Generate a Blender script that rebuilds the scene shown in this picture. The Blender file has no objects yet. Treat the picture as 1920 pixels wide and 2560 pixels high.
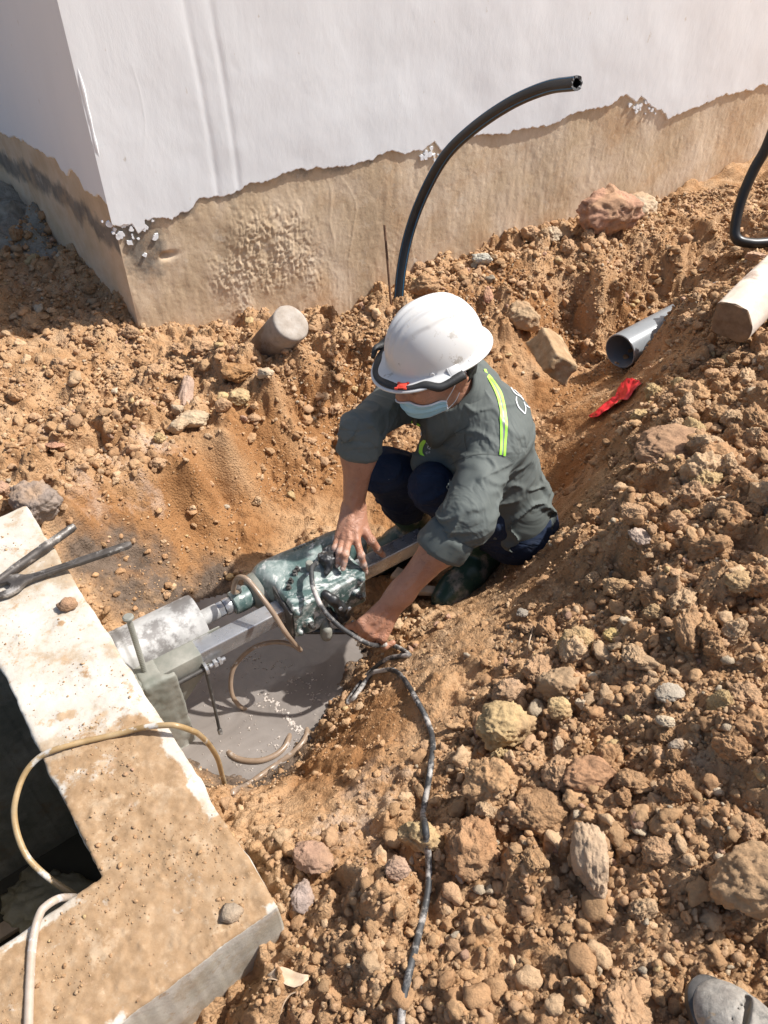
import bpy, bmesh, math, random
import numpy as np
from mathutils import Vector, Matrix
from mathutils.bvhtree import BVHTree

# ------------------------------------------------------------------ camera, sky, sun
sc = bpy.context.scene
COL = sc.collection
CAMZ = 1.5
PITCH = math.radians(43.0)
cam_d = bpy.data.cameras.new("camera")
cam = bpy.data.objects.new("camera", cam_d)
COL.objects.link(cam)
cam.location = (0, 0, CAMZ)
cam.rotation_euler = (math.radians(90) - PITCH, 0, 0)
cam_d.sensor_fit = 'VERTICAL'
cam_d.sensor_height = 24.0
cam_d.lens = 24.0 * 1923 / 2560
cam_d.clip_start = 0.02
cam_d.clip_end = 500
sc.camera = cam

SUN_AZ, SUN_EL = 77.0, 52.0            # azimuth clockwise from +y
w = bpy.data.worlds.new("World")
sc.world = w
w.use_nodes = True
wn = w.node_tree.nodes
wn.clear()
sky = wn.new('ShaderNodeTexSky')
sky.sky_type = 'NISHITA'
sky.sun_disc = False
sky.sun_elevation = math.radians(SUN_EL)
sky.sun_rotation = math.radians(SUN_AZ)
sky.air_density = 1.0
sky.dust_density = 3.0
bgn = wn.new('ShaderNodeBackground')
bgn.inputs['Strength'].default_value = 0.108
won = wn.new('ShaderNodeOutputWorld')
w.node_tree.links.new(sky.outputs[0], bgn.inputs[0])
w.node_tree.links.new(bgn.outputs[0], won.inputs[0])
sd = bpy.data.lights.new("sun", 'SUN')
sd.energy = 4.9
sd.angle = math.radians(0.8)
sd.color = (1.0, 0.975, 0.94)
so = bpy.data.objects.new("sun", sd)
COL.objects.link(so)
sdir = Vector((math.sin(math.radians(SUN_AZ)) * math.cos(math.radians(SUN_EL)),
               math.cos(math.radians(SUN_AZ)) * math.cos(math.radians(SUN_EL)), math.sin(math.radians(SUN_EL))))
so.rotation_euler = sdir.to_track_quat('Z', 'Y').to_euler()
so.location = sdir * 8
sc.view_settings.view_transform = 'Standard'
sc.view_settings.look = 'None'
sc.view_settings.exposure = 0.43
sc.view_settings.gamma = 1.0

# ------------------------------------------------------------------ survey helpers
CP, SP = math.cos(PITCH), math.sin(PITCH)
F0 = 1923.0
def ray(px, py):
    u = (px - 960) / F0; v = (py - 1280) / F0
    return np.array([u, CP - SP * v, -SP - CP * v])
def Pt(px, py, t):
    return np.array([0, 0, CAMZ]) + ray(px, py) * t
def Pz(px, py, z):
    d = ray(px, py); return np.array([0, 0, CAMZ]) + d * ((z - CAMZ) / d[2])
def Pplane(px, py, o, n):
    d = ray(px, py); c = np.array([0, 0, CAMZ])
    return c + d * (np.dot(o - c, n) / np.dot(d, n))
def proj(P):
    P = np.asarray(P, float)
    y, z = P[..., 1], CAMZ - P[..., 2]
    dep = y * CP + z * SP
    return 960 + F0 * P[..., 0] / dep, 1280 + F0 * (z * CP - y * SP) / dep, dep

# ------------------------------------------------------------------ noise
def _h(ix, iy, iz, s):
    h = (ix * 374761393 + iy * 668265263 + iz * 2147483647 + s * 974711) & 0xFFFFFFFF
    h = ((h ^ (h >> 13)) * 1274126177) & 0xFFFFFFFF
    h = ((h ^ (h >> 16)) * 2246822519) & 0xFFFFFFFF
    h = h ^ (h >> 15)
    return (h & 0xFFFFFF).astype(np.float64) / float(0xFFFFFF)
def vnoise(P, s=0):
    P = np.asarray(P, float)
    i = np.floor(P).astype(np.int64); f = P - i; f = f * f * (3 - 2 * f)
    r = 0
    for a in (0, 1):
        wa = f[..., 0] if a else 1 - f[..., 0]
        for b in (0, 1):
            wb = f[..., 1] if b else 1 - f[..., 1]
            for c in (0, 1):
                wc = f[..., 2] if c else 1 - f[..., 2]
                r = r + wa * wb * wc * _h(i[..., 0] + a, i[..., 1] + b, i[..., 2] + c, s)
    return r * 2 - 1
def fbm(P, octv=4, s=0, g=0.5):
    r = 0; a = 1; P = np.asarray(P, float)
    for k in range(octv):
        r = r + a * vnoise(P * (2 ** k) + 17.3 * k, s + k); a *= g
    return r
def fbm2(x, y, octv=4, s=0, g=0.5):
    return fbm(np.stack([x, y, np.zeros_like(x) + .5], -1), octv, s, g)
def domes(x, y, size, seed, prob, jit=0.8, flat=1.0):
    """height of clods lying on a surface: one lump per jittered cell"""
    X = x / size; Y = y / size
    ix = np.floor(X).astype(np.int64); iy = np.floor(Y).astype(np.int64)
    best = np.zeros_like(x)
    zero = np.zeros_like(ix)
    for a in (-1, 0, 1):
        for b in (-1, 0, 1):
            cx, cy = ix + a, iy + b
            r1 = _h(cx, cy, zero, seed); r2 = _h(cx, cy, zero, seed + 1); r3 = _h(cx, cy, zero, seed + 2)
            r4 = _h(cx, cy, zero, seed + 3); r5 = _h(cx, cy, zero, seed + 4)
            dx = X - (cx + .5 + jit * (r1 - .5)); dy = Y - (cy + .5 + jit * (r2 - .5))
            an = r4 * 6.283; el = 0.75 + .5 * r5
            ca, sa = np.cos(an), np.sin(an)
            ex = (dx * ca + dy * sa) * el; ey = (-dx * sa + dy * ca) / el
            rad = 0.35 + .38 * r3
            pn = np.maximum(np.maximum(np.abs(ex), np.abs(ey) * (.8 + .4 * r3)), np.abs(.72 * ex + .72 * ey * np.sign(r2 - .5)))
            q = 1 - (ex * ex + ey * ey) / (rad * rad); q2 = 1 - pn / (rad * .92)
            tilt = 1 + .6 * (ex * (r1 - .5) + ey * (r4 - .5)) / rad
            hgt = np.where(r5 < prob, (.35 * np.sqrt(np.clip(q, 0, 1)) + .65 * np.clip(q2 * 2.2, 0, 1) ** .6 * tilt) * rad * size, 0)
            best = np.maximum(best, hgt)
    return best * flat

# ------------------------------------------------------------------ mesh helpers
def origin_of(par):
    o = par; v = Vector((0, 0, 0))
    while o is not None:
        v = v + o.location; o = o.parent
    return np.array(v)
def mesh_np(name, V, F, loops=None):
    me = bpy.data.meshes.new(name)
    V = np.ascontiguousarray(V, np.float32)
    if isinstance(F, np.ndarray):
        n, k = F.shape
        me.vertices.add(len(V)); me.vertices.foreach_set("co", V.ravel())
        me.loops.add(n * k); me.loops.foreach_set("vertex_index", np.ascontiguousarray(F, np.int32).ravel())
        me.polygons.add(n); me.polygons.foreach_set("loop_start", np.arange(0, n * k, k, dtype=np.int32))
        me.update(calc_edges=True)
        me.validate()
    else:
        me.from_pydata(V.tolist(), [], [list(map(int, f)) for f in F]); me.update()
    return me
def mk(name, V, F, m, par=None, smooth=True, loc=None, attrs=None):
    """V in world coordinates; the object gets its origin at loc (or its parent's)"""
    V = np.asarray(V, float)
    if par is not None:
        o0 = origin_of(par); me = mesh_np(name, V - o0, F)
        ob = bpy.data.objects.new(name, me); ob.parent = par
    else:
        if loc is None:
            loc = np.array([V[:, 0].mean(), V[:, 1].mean(), V[:, 2].min()])
        loc = np.asarray(loc, float)
        me = mesh_np(name, V - loc, F)
        ob = bpy.data.objects.new(name, me); ob.location = loc
    COL.objects.link(ob)
    if m is not None: me.materials.append(m)
    if smooth: me.polygons.foreach_set("use_smooth", np.ones(len(me.polygons), bool))
    if attrs:
        for k, a in attrs.items():
            a = np.asarray(a, np.float32)
            if a.ndim == 2:
                if a.shape[1] == 3: a = np.concatenate([a, np.ones((len(a), 1), np.float32)], 1)
                at = me.attributes.new(k, 'FLOAT_COLOR', 'POINT'); at.data.foreach_set("color", a.ravel())
            else:
                at = me.attributes.new(k, 'FLOAT', 'POINT'); at.data.foreach_set("value", a)
    return ob
def tag(o, label, cat, group=None):
    o['label'] = label; o['category'] = cat
    if group: o['group'] = group
    return o
def kind(o, k):
    o['kind'] = k; return o
def empty(name, loc, label, cat, group=None):
    o = bpy.data.objects.new(name, None); COL.objects.link(o); o.location = tuple(loc)
    o.empty_display_size = .05
    return tag(o, label, cat, group)
def frame(z, xh=(1, 0, 0)):
    z = np.array(z, float); z /= np.linalg.norm(z)
    x = np.array(xh, float); x = x - z * np.dot(x, z)
    if np.linalg.norm(x) < 1e-4: x = np.array([0, 1., 0]) - z * z[1]
    x /= np.linalg.norm(x)
    return np.stack([x, np.cross(z, x), z])          # rows = axes
class MB:
    def __init__(s): s.V = []; s.F = []; s.n = 0
    def add(s, V, F):
        V = np.asarray(V, float); s.V.append(V)
        s.F += [[int(i) + s.n for i in f] for f in F]; s.n += len(V); return s
    def box(s, c, h, R=None, bev=0.0, seg=2):
        bm = bmesh.new(); bmesh.ops.create_cube(bm, size=2)
        for v in bm.verts: v.co = Vector((v.co.x * h[0], v.co.y * h[1], v.co.z * h[2]))
        if bev > 0: bmesh.ops.bevel(bm, geom=bm.edges[:], offset=bev, segments=seg, profile=.5, affect='EDGES')
        bm.verts.ensure_lookup_table(); bm.verts.index_update()
        V = np.array([v.co[:] for v in bm.verts]); F = [[v.index for v in f.verts] for f in bm.faces]; bm.free()
        if R is not None: V = V @ np.asarray(R)
        return s.add(V + np.asarray(c), F)
    def lathe(s, o, R, prof, n=32, cap=True, sy=1.0):
        """prof: list of (radius, height) along R[2]"""
        o = np.asarray(o, float); a = np.linspace(0, 2 * np.pi, n, endpoint=False)
        V = []
        for r, h in prof:
            V.append(o + np.outer(np.cos(a) * r, R[0]) + np.outer(np.sin(a) * r * sy, R[1]) + R[2] * h)
        V = np.concatenate(V); F = []
        m = len(prof)
        for i in range(m - 1):
            for j in range(n):
                k = (j + 1) % n
                F.append([i * n + j, i * n + k, (i + 1) * n + k, (i + 1) * n + j])
        if cap:
            F.append(list(range(n))[::-1]); F.append([(m - 1) * n + j for j in range(n)])
        return s.add(V, F)
    def cyl(s, a, b, r, n=24, r2=None, bev=0.0):
        a = np.asarray(a, float); b = np.asarray(b, float); L = np.linalg.norm(b - a); R = frame(b - a)
        r2 = r if r2 is None else r2
        prof = [(r, 0), (r2, L)] if bev <= 0 else [(r - bev, 0), (r, bev), (r2, L - bev), (r2 - bev, L)]
        return s.lathe(a, R, prof, n)
    def hexh(s, c, axis, r, h):
        R = frame(axis); return s.lathe(c, R, [(r, 0), (r, h * .85), (r * .9, h)], 6)
    def tube(s, pts, r, n=10, sub=6, cap=True):
        V, F = tube_vf(pts, r, n, sub, cap); return s.add(V, F)
    def build(s, name, m, par=None, smooth=True, loc=None):
        ob = mk(name, np.concatenate(s.V), s.F, m, par, smooth, loc)
        if smooth:
            try:
                ob.data.set_sharp_from_angle(angle=math.radians(38))
            except Exception: pass
        return ob
def spline(pts, sub=6):
    P = np.asarray(pts, float)
    if len(P) < 3: return np.array([P[0] + (P[1] - P[0]) * t for t in np.linspace(0, 1, sub + 1)])
    Q = np.vstack([2 * P[0] - P[1], P, 2 * P[-1] - P[-2]]); out = []
    for i in range(1, len(Q) - 2):
        p0, p1, p2, p3 = Q[i - 1], Q[i], Q[i + 1], Q[i + 2]
        for t in np.linspace(0, 1, sub, endpoint=False):
            out.append(.5 * ((2 * p1) + (-p0 + p2) * t + (2 * p0 - 5 * p1 + 4 * p2 - p3) * t * t + (-p0 + 3 * p1 - 3 * p2 + p3) * t ** 3))
    out.append(P[-1]); return np.array(out)
def tube_vf(pts, r, n=10, sub=6, cap=True):
    P = spline(pts, sub) if sub > 1 else np.asarray(pts, float)
    m = len(P)
    if np.ndim(r) == 0: rr = np.full(m, float(r))
    else: rr = np.interp(np.linspace(0, 1, m), np.linspace(0, 1, len(r)), r)
    T = np.gradient(P, axis=0); T /= np.linalg.norm(T, axis=1)[:, None] + 1e-12
    R = frame(T[0]); x = R[0]; V = []
    a = np.linspace(0, 2 * np.pi, n, endpoint=False)
    for i in range(m):
        x = x - T[i] * np.dot(x, T[i]); x /= np.linalg.norm(x); y = np.cross(T[i], x)
        V.append(P[i] + rr[i] * (np.outer(np.cos(a), x) + np.outer(np.sin(a), y)))
    V = np.concatenate(V); F = []
    for i in range(m - 1):
        for j in range(n):
            k = (j + 1) % n; F.append([i * n + j, i * n + k, (i + 1) * n + k, (i + 1) * n + j])
    if cap: F.append(list(range(n))[::-1]); F.append([(m - 1) * n + j for j in range(n)])
    return V, F

# ------------------------------------------------------------------ materials
def mat(name, cols=None, scale=8, detail=8, rough=0.8, bump=0.3, bscale=60, bdist=0.002, metal=0.0, tint=None,
        mask=None, rough_var=0.0, spec=0.5, voro=None, coat=0.0, stretch=None, trans=0.0, dist=0.0, crease=None):
    """mask = (attribute or noise tuple, colour list) second layer"""
    m = bpy.data.materials.new(name); m.use_nodes = True
    N, L = m.node_tree.nodes, m.node_tree.links; b = N['Principled BSDF']
    tc = N.new('ShaderNodeTexCoord'); src = tc.outputs['Object']
    if stretch:
        mp = N.new('ShaderNodeMapping'); mp.inputs['Scale'].default_value = stretch
        L.new(src, mp.inputs[0]); src = mp.outputs[0]
    def noise(sc_, det=8, ro=.6, d=0.0):
        n = N.new('ShaderNodeTexNoise'); n.inputs['Scale'].default_value = sc_
        n.inputs['Detail'].default_value = det; n.inputs['Roughness'].default_value = ro
        n.inputs['Distortion'].default_value = d
        L.new(src, n.inputs['Vector']); return n.outputs['Fac']
    def ramp(fac, cs):
        r = N.new('ShaderNodeValToRGB'); e = r.color_ramp.elements
        while len(e) > 1: e.remove(e[-1])
        for i, (p, c) in enumerate(cs):
            if i == 0: e[0].position = p; el = e[0]
            else: el = e.new(p)
            if np.ndim(c) == 0: c = (c, c, c)
            el.color = (*c, 1)
        L.new(fac, r.inputs[0]); return r.outputs[0]
    def mix(f, a, c, mode='MIX'):
        x = N.new('ShaderNodeMix'); x.data_type = 'RGBA'; x.blend_type = mode
        if isinstance(f, float): x.inputs[0].default_value = f
        else: L.new(f, x.inputs[0])
        L.new(a, x.inputs[6]); L.new(c, x.inputs[7]); return x.outputs[2]
    def attr(nm):
        a = N.new('ShaderNodeAttribute'); a.attribute_name = nm; return a
    col = ramp(noise(scale, detail, .65, dist), cols)
    if tint:
        col = mix(tint[1], col, attr(tint[0]).outputs['Color'], tint[2] if len(tint) > 2 else 'MULTIPLY')
    for mk_ in (mask or []):
        # (attribute|None, noise scale, threshold lo, hi, colours, colour noise scale)
        an, ns, lo, hi, cs, cns = mk_
        nf = noise(ns, 10, .7)
        if an:
            ad = N.new('ShaderNodeMath'); ad.operation = 'ADD'
            L.new(attr(an).outputs['Fac'], ad.inputs[0]); L.new(nf, ad.inputs[1]); nf = ad.outputs[0]
        mr = N.new('ShaderNodeMapRange'); mr.inputs[1].default_value = lo; mr.inputs[2].default_value = hi
        L.new(nf, mr.inputs[0])
        col = mix(mr.outputs[0], col, ramp(noise(cns, 8, .65), cs))
    L.new(col, b.inputs['Base Color'])
    b.inputs['Metallic'].default_value = metal
    b.inputs['Specular IOR Level'].default_value = spec
    if coat: b.inputs['Coat Weight'].default_value = coat; b.inputs['Coat Roughness'].default_value = .15
    if trans: b.inputs['Transmission Weight'].default_value = trans
    if rough_var:
        mr = N.new('ShaderNodeMapRange'); L.new(noise(bscale * .3, 5), mr.inputs[0])
        mr.inputs[1].default_value = .3; mr.inputs[2].default_value = .7
        mr.inputs[3].default_value = max(0.03, rough - rough_var); mr.inputs[4].default_value = min(1, rough + rough_var)
        L.new(mr.outputs[0], b.inputs['Roughness'])
    else: b.inputs['Roughness'].default_value = rough
    if bump:
        bp = N.new('ShaderNodeBump'); bp.inputs['Strength'].default_value = bump; bp.inputs['Distance'].default_value = bdist
        L.new(noise(bscale, 8, .7), bp.inputs['Height']); out = bp.outputs[0]
        if voro:
            v = N.new('ShaderNodeTexVoronoi'); v.inputs['Scale'].default_value = voro[0]; L.new(src, v.inputs['Vector'])
            b2 = N.new('ShaderNodeBump'); b2.inputs['Strength'].default_value = voro[1]; b2.inputs['Distance'].default_value = voro[2]
            b2.invert = True
            L.new(v.outputs['Distance'], b2.inputs['Height']); L.new(out, b2.inputs['Normal']); out = b2.outputs[0]
        if crease:
            cf = noise(crease[0], 3, .5, 1.2); sb_ = N.new('ShaderNodeMath'); sb_.operation = 'SUBTRACT'; L.new(cf, sb_.inputs[0]); sb_.inputs[1].default_value = .5
            ab = N.new('ShaderNodeMath'); ab.operation = 'ABSOLUTE'; L.new(sb_.outputs[0], ab.inputs[0])
            mr = N.new('ShaderNodeMapRange'); mr.interpolation_type = 'SMOOTHSTEP'; mr.inputs[2].default_value = crease[3]; L.new(ab.outputs[0], mr.inputs[0])
            b3 = N.new('ShaderNodeBump'); b3.inputs['Strength'].default_value = crease[1]; b3.inputs['Distance'].default_value = crease[2]
            L.new(mr.outputs[0], b3.inputs['Height']); L.new(out, b3.inputs['Normal']); out = b3.outputs[0]
        L.new(out, b.inputs['Normal'])
    return m

SOILC = [(.28, (.25, .128, .055)), (.42, (.385, .218, .105)), (.55, (.465, .288, .155)), (.68, (.525, .352, .21)), (.8, (.59, .435, .285))]
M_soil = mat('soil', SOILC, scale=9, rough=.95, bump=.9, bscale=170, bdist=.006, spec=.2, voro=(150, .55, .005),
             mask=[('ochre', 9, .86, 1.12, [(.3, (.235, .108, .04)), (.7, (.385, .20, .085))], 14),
                   ('pale', 9, .95, 1.2, [(.3, (.38, .27, .195)), (.7, (.56, .43, .33))], 40),
                   ('gravel', 9, .95, 1.1, [(.3, (.20, .18, .14)), (.7, (.42, .38, .31))], 30),
                   ('wet', 12, .9, 1.25, [(.3, (.085, .06, .042)), (.7, (.20, .145, .105))], 22)])
M_clod = mat('soil_clod', [(.25, .60), (.5, .92), (.75, 1.16)], scale=40, rough=.95, bump=1.0, bscale=150, bdist=.005, spec=.2,
             tint=('tint', 1.0), voro=(230, .5, .003))
M_crumb = mat('soil_crumb', [(.25, .75), (.5, .95), (.75, 1.1)], scale=120, rough=.95, bump=1.0, bscale=230, bdist=.0042, spec=.2, tint=('tint', 1.0))
M_rock = mat('stone', [(.25, .55), (.42, .82), (.5, .95), (.75, 1.15)], scale=30, rough=.92, bump=1.0, bscale=110, bdist=.006, spec=.3,
             tint=('tint', 1.0))
# ------------------------------------------------------------------ survey frames
WA = math.radians(61.0); WC = np.array([-.93, 2.615, 0.])
WD = np.array([math.sin(WA), math.cos(WA), 0.]); WNn = np.array([math.cos(WA), -math.sin(WA), 0.])
WB = math.radians(-38.0)
WD2 = np.array([math.sin(WB), math.cos(WB), 0.]); WN2 = np.array([-math.cos(WB), math.sin(WB), 0.])
SLZ = .20
SO = np.array([-.1703, .472, 0.]); E1 = np.array([-.607, .795, 0.]); E2 = np.array([-.795, -.607, 0.])
A_LEN, B_LEN, TH = 1.19, 1.55, .21
WATER_Z = -.285

# ------------------------------------------------------------------ ground: control heights (survey px, px, z)
ctl = [
 # left field and foot of the heap
 (0,800,.06),(100,900,.05),(200,1000,.0),(0,1000,.06),(300,1050,-.02),(420,1000,-.04),(500,1075,-.06),(430,900,.0),(600,990,-.02),(560,930,.0),
 (120,1120,.03),(250,1130,.01),(0,1150,.08),(120,760,.07),(240,760,.03),(200,880,.03),
 (650,885,-.03),(620,860,-.02),(735,885,.03),(800,850,.03),(690,955,.02),(900,830,.0),
 (560,1060,.03),(470,1140,.02),(380,1200,-.01),(300,1280,-.03),(220,1290,.02),(150,1240,.09),(60,1200,.10),(0,1250,.12),
 # left bank
 (640,1120,-.15),(720,1030,-.13),(800,940,-.10),(870,900,-.09),(450,1290,-.15),(560,1260,-.22),(680,1200,-.26),(300,1400,-.12),(230,1380,-.06),(420,1430,-.20),(560,1400,-.25),
 (300,1520,-.15),(240,1500,-.1),(480,1480,-.27),
 # pit floor
 (650,1430,-.27),(700,1300,-.28),(800,1200,-.28),(840,1100,-.26),(950,1350,-.27),(1000,1500,-.29),(1120,1500,-.30),(900,1600,-.30),(950,1640,-.26),(820,1330,-.27),
 (1200,1420,-.30),(1300,1330,-.30),(1380,1230,-.29),(1060,1250,-.28),(1250,1250,-.30),(1280,1100,-.30),(1150,1150,-.28),
 # pond bed
 (560,1720,-.36),(650,1750,-.37),(750,1720,-.36),(700,1820,-.35),(600,1860,-.35),(540,1900,-.33),(500,1820,-.35),(700,1640,-.34),(830,1660,-.31),
 (860,1700,-.27),(820,1780,-.27),(770,1860,-.27),(700,1925,-.27),(640,1960,-.25),(590,1985,-.2),
 # near bank
 (900,1740,-.18),(960,1690,-.13),(1010,1650,-.12),(1060,1680,-.04),(960,1800,-.03),(880,1850,-.08),(820,1900,-.10),(750,1960,-.11),(680,2010,-.08),(620,2030,-.02),
 (1000,1900,.02),(900,1960,.02),(800,2020,.0),(700,2100,.04),(1100,1800,.03),(1160,1700,.02),
 (1080,1560,-.13),(1150,1520,-.20),(1180,1560,-.05),(1250,1450,-.20),(1350,1340,-.20),(1430,1230,-.17),(1300,1480,.0),(1400,1380,.07),(1480,1260,.08),(1450,1130,-.17),(1500,1180,.04),
 (1530,1050,-.08),(1570,1080,.07),(1620,980,.09),(1600,1000,.0),(1700,900,.12),(1640,900,.05),(1670,800,.09),(1720,720,.12),(1610,935,-.12),
 # right mound
 (1850,2450,.22),(1900,2100,.30),(1800,1800,.32),(1900,1300,.36),(1700,1300,.28),(1500,1500,.16),(1600,1100,.16),(1900,950,.24),(1780,850,.17),(1850,700,.17),
 (1200,2000,.12),(1500,1900,.21),(1350,1700,.12),(1400,2300,.2),(1650,1600,.27),(900,2300,.12),(1200,2300,.15),(960,2120,.07),(760,2250,.07),
 (720,2350,.10),(650,2470,.04),(600,2560,.0),(800,2500,.1),(960,2560,.13),(1500,2560,.2),(960,3000,.15),(1900,2800,.22),(2100,2000,.34),(2150,1200,.36),
 # trench to the right, far bank
 (1300,990,-.27),(1400,980,-.25),(1500,930,-.26),(1440,880,-.25),(1560,870,-.26),(1650,850,-.24),(1350,930,-.23),(1720,790,-.2),
 (1330,820,-.12),(1250,840,-.10),(1180,860,-.14),(1150,780,-.03),(1250,740,.0),(1350,720,.0),(1450,760,-.12),(1400,800,-.18),(1550,740,-.13),(1500,700,.0),(1650,720,-.13),
 (1200,680,.03),(1350,650,.05),(1500,630,.06),(1650,600,.05),(1750,640,-.02),(1800,580,.04),(1900,560,.06),(1880,640,.1),(1000,800,.02),(1060,760,.02),(1100,700,.03),
 (1900,480,.08),
]
wall_ctl = [(336,827),(463,812),(580,815),(700,818),(810,815),(925,752),(1040,672),(1157,650),(1250,612),(1390,555),(1560,545),(1640,500),(1712,463),(1920,372)]
lwall_ctl = [(0,446),(87,532),(145,613),(231,671),(301,735)]
cp = [Pz(a, b, c) for a, b, c in ctl]
cp += [Pplane(a, b, WC, WNn) for a, b in wall_ctl]
cp += [Pplane(a, b, WC, WN2) for a, b in lwall_ctl]
# beside and behind what the photo shows
cp += [np.array(p) for p in [(-2.4,3.4,.15),(-3,1.5,.1),(-2,0,.1),(-1,-1,.1),(1,-1.,.18),(3,0,.3),(3.2,2,.3),(3.5,4,.15),(3,6,.1),(-1,5,0),(-3,5,.1),(0,-3,.1),(6,6,.1),(6,-3,.1),(-6,-3,.1),(-6,6,.1),(1.8,3.0,.25),(-.9,.2,.1),(-1.3,.9,.1)]]
cp = np.array(cp)
def _rbf_fit(C, z, lam=.002):
    n = len(C); D = np.linalg.norm(C[:, None] - C[None], axis=2)
    A = np.zeros((n + 3, n + 3)); A[:n, :n] = D + 0 * np.eye(n) - lam * np.eye(n)
    A[:n, n] = A[n, :n] = 1; A[:n, n + 1:] = C; A[n + 1:, :n] = C.T
    return np.linalg.solve(A, np.r_[z, 0, 0, 0])
_w = _rbf_fit(cp[:, :2], cp[:, 2])
def base_z(x, y):
    sh = x.shape; x = x.ravel(); y = y.ravel(); out = np.empty_like(x)
    for s in range(0, len(x), 20000):
        q = np.stack([x[s:s + 20000], y[s:s + 20000]], 1)
        D = np.sqrt((q[:, None, 0] - cp[None, :, 0]) ** 2 + (q[:, None, 1] - cp[None, :, 1]) ** 2 + 1e-4)
        out[s:s + 20000] = D @ _w[:-3] + _w[-3] + q @ _w[-2:]
    return out.reshape(sh)
def sstep(a, b, x):
    t = np.clip((x - a) / (b - a), 0, 1); return t * t * (3 - 2 * t)
def blob(x, y, c, r):
    """soft membership of a patch; c = list of survey pixels + z, r metres"""
    m = np.zeros_like(x)
    for (a, b, z) in c:
        p = Pz(a, b, z); m = np.maximum(m, np.exp(-((x - p[0]) ** 2 + (y - p[1]) ** 2) / (r * r)))
    return m
WET_C = [(420,1470,-.2),(330,1500,-.17),(520,1500,-.27),(450,1560,-.28),(650,1500,-.29),(560,1900,-.3),(600,1960,-.26),(860,1650,-.29),(540,1440,-.25),(760,1560,-.3),(350,1400,-.15),(700,1920,-.28),(250,1420,-.1)]
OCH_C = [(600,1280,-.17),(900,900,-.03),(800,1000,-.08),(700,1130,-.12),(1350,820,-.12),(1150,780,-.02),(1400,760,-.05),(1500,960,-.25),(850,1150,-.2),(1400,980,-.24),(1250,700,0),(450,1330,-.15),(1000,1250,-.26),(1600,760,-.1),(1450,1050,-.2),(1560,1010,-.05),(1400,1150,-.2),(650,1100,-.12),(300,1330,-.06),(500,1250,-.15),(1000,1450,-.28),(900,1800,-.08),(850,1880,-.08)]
SMOOTH_C = [(900,1900,.0),(1000,1780,.0),(800,1980,-.03),(1080,1640,-.04),(700,1300,-.24),(850,1200,-.2),(1400,1240,-.08),(1200,1440,-.2),(1450,970,-.25),(650,1420,-.27),(1330,1340,-.1),(500,1330,-.15),(1150,1600,-.02),(950,1400,-.28),(1250,1500,-.05),(1450,1050,-.2),(1500,1000,-.22),(1400,1130,-.2),(1560,1010,-.05),(1310,1000,-.27),(1380,930,-.24),(1600,960,-.05),(560,1200,-.18)]
PALE_C = [(300,1150,0),(200,1230,.05),(400,1120,0),(330,1220,0),(120,1050,.05),(950,1950,.02),(850,2100,.05)]
def micro(x, y):
    wx = x + .010 * fbm2(x * 30, y * 30, 3, 5); wy = y + .010 * fbm2(x * 30, y * 30, 3, 9)
    sm = np.clip(1.25 * blob(x, y, SMOOTH_C, .155) - .08 * fbm2(x * 12, y * 12, 2, 44), 0, 1)
    wet = np.clip(blob(x, y, WET_C, .12), 0, 1)
    rough = 1 - .72 * np.maximum(sm, wet * .8)
    d = .024 * fbm2(x * 7, y * 7, 5, 1, .55) * (.45 + .55 * rough)
    d = d + .008 * rough * (1 - 2 * np.abs(fbm2(wx * 26, wy * 26, 3, 55)))
    dens = np.clip(.25 + 1.6 * fbm2(x * 3.3, y * 3.3, 2, 33) + .5, .15, 1.25)
    cl = domes(wx, wy, .095, 11, .28, flat=.8) * dens
    c2 = domes(wx, wy, .046, 21, .32, flat=.8)
    c3 = domes(wx, wy, .021, 31, .45, flat=.8)
    c4 = domes(wx, wy, .011, 41, .65, flat=.8)
    far = sstep(4.2, 5.5, np.abs(y - .5)) + sstep(3, 4, np.abs(x))
    d = d + rough * (cl * 1.15 + .9 * c2 * dens + .8 * c3 * np.clip(dens, .3, 1)) + (.35 + .65 * rough) * .8 * c4
    d = d + .0058 * fbm2(wx * 70, wy * 70, 4, 77, .75) * (.3 + rough)
    d = d + .004 * rough * (.5 - 1.6 * np.abs(fbm2(wx * 60, wy * 60, 2, 58)))
    d = d + .010 * wet * fbm2(x * 22, y * 22, 4, 91)
    # crumbly vertical break-offs in the bank sides
    return (d - .012 * rough) * (1 - .8 * np.clip(far, 0, 1)), sm, wet, rough
def axis_pts(a, b, fn, lo, hi, grow):
    p = [a]
    while p[-1] < b: p.append(p[-1] + fn(p[-1]))
    s = p[-1] - p[-2]; q = [p[-1]]
    while q[-1] < hi: s *= grow; q.append(q[-1] + s)
    s = p[1] - p[0]; r = [p[0]]
    while r[-1] > lo: s *= grow; r.append(r[-1] - s)
    return np.array(r[1:][::-1] + p + q[1:])
gx = axis_pts(-1.0, 1.35, lambda v: .0045 + .0015 * abs(v - .3), -25, 25, 1.04)
gy = axis_pts(.12, 3.9, lambda v: .0034 + .0016 * max(v - .3, 0), -25, 25, 1.05)
GX, GY = np.meshgrid(gx, gy)
zb = base_z(GX, GY)
md, t_sm, t_wet, t_rough = micro(GX, GY)
fade = np.exp(-np.maximum(0, np.maximum(np.abs(GX) - 4, np.abs(GY - 2) - 5)) / 3)
zt = (zb * fade) + md
# keep the soil under the chamber wall tops
ra = (GX - SO[0]) * E1[0] + (GY - SO[1]) * E1[1]; rb = (GX - SO[0]) * E2[0] + (GY - SO[1]) * E2[1]
inside = (ra > -.0) & (ra < A_LEN) & (rb > -.0) & (rb < B_LEN)
zt = np.where(inside, np.minimum(zt, SLZ - .08), zt)
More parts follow.
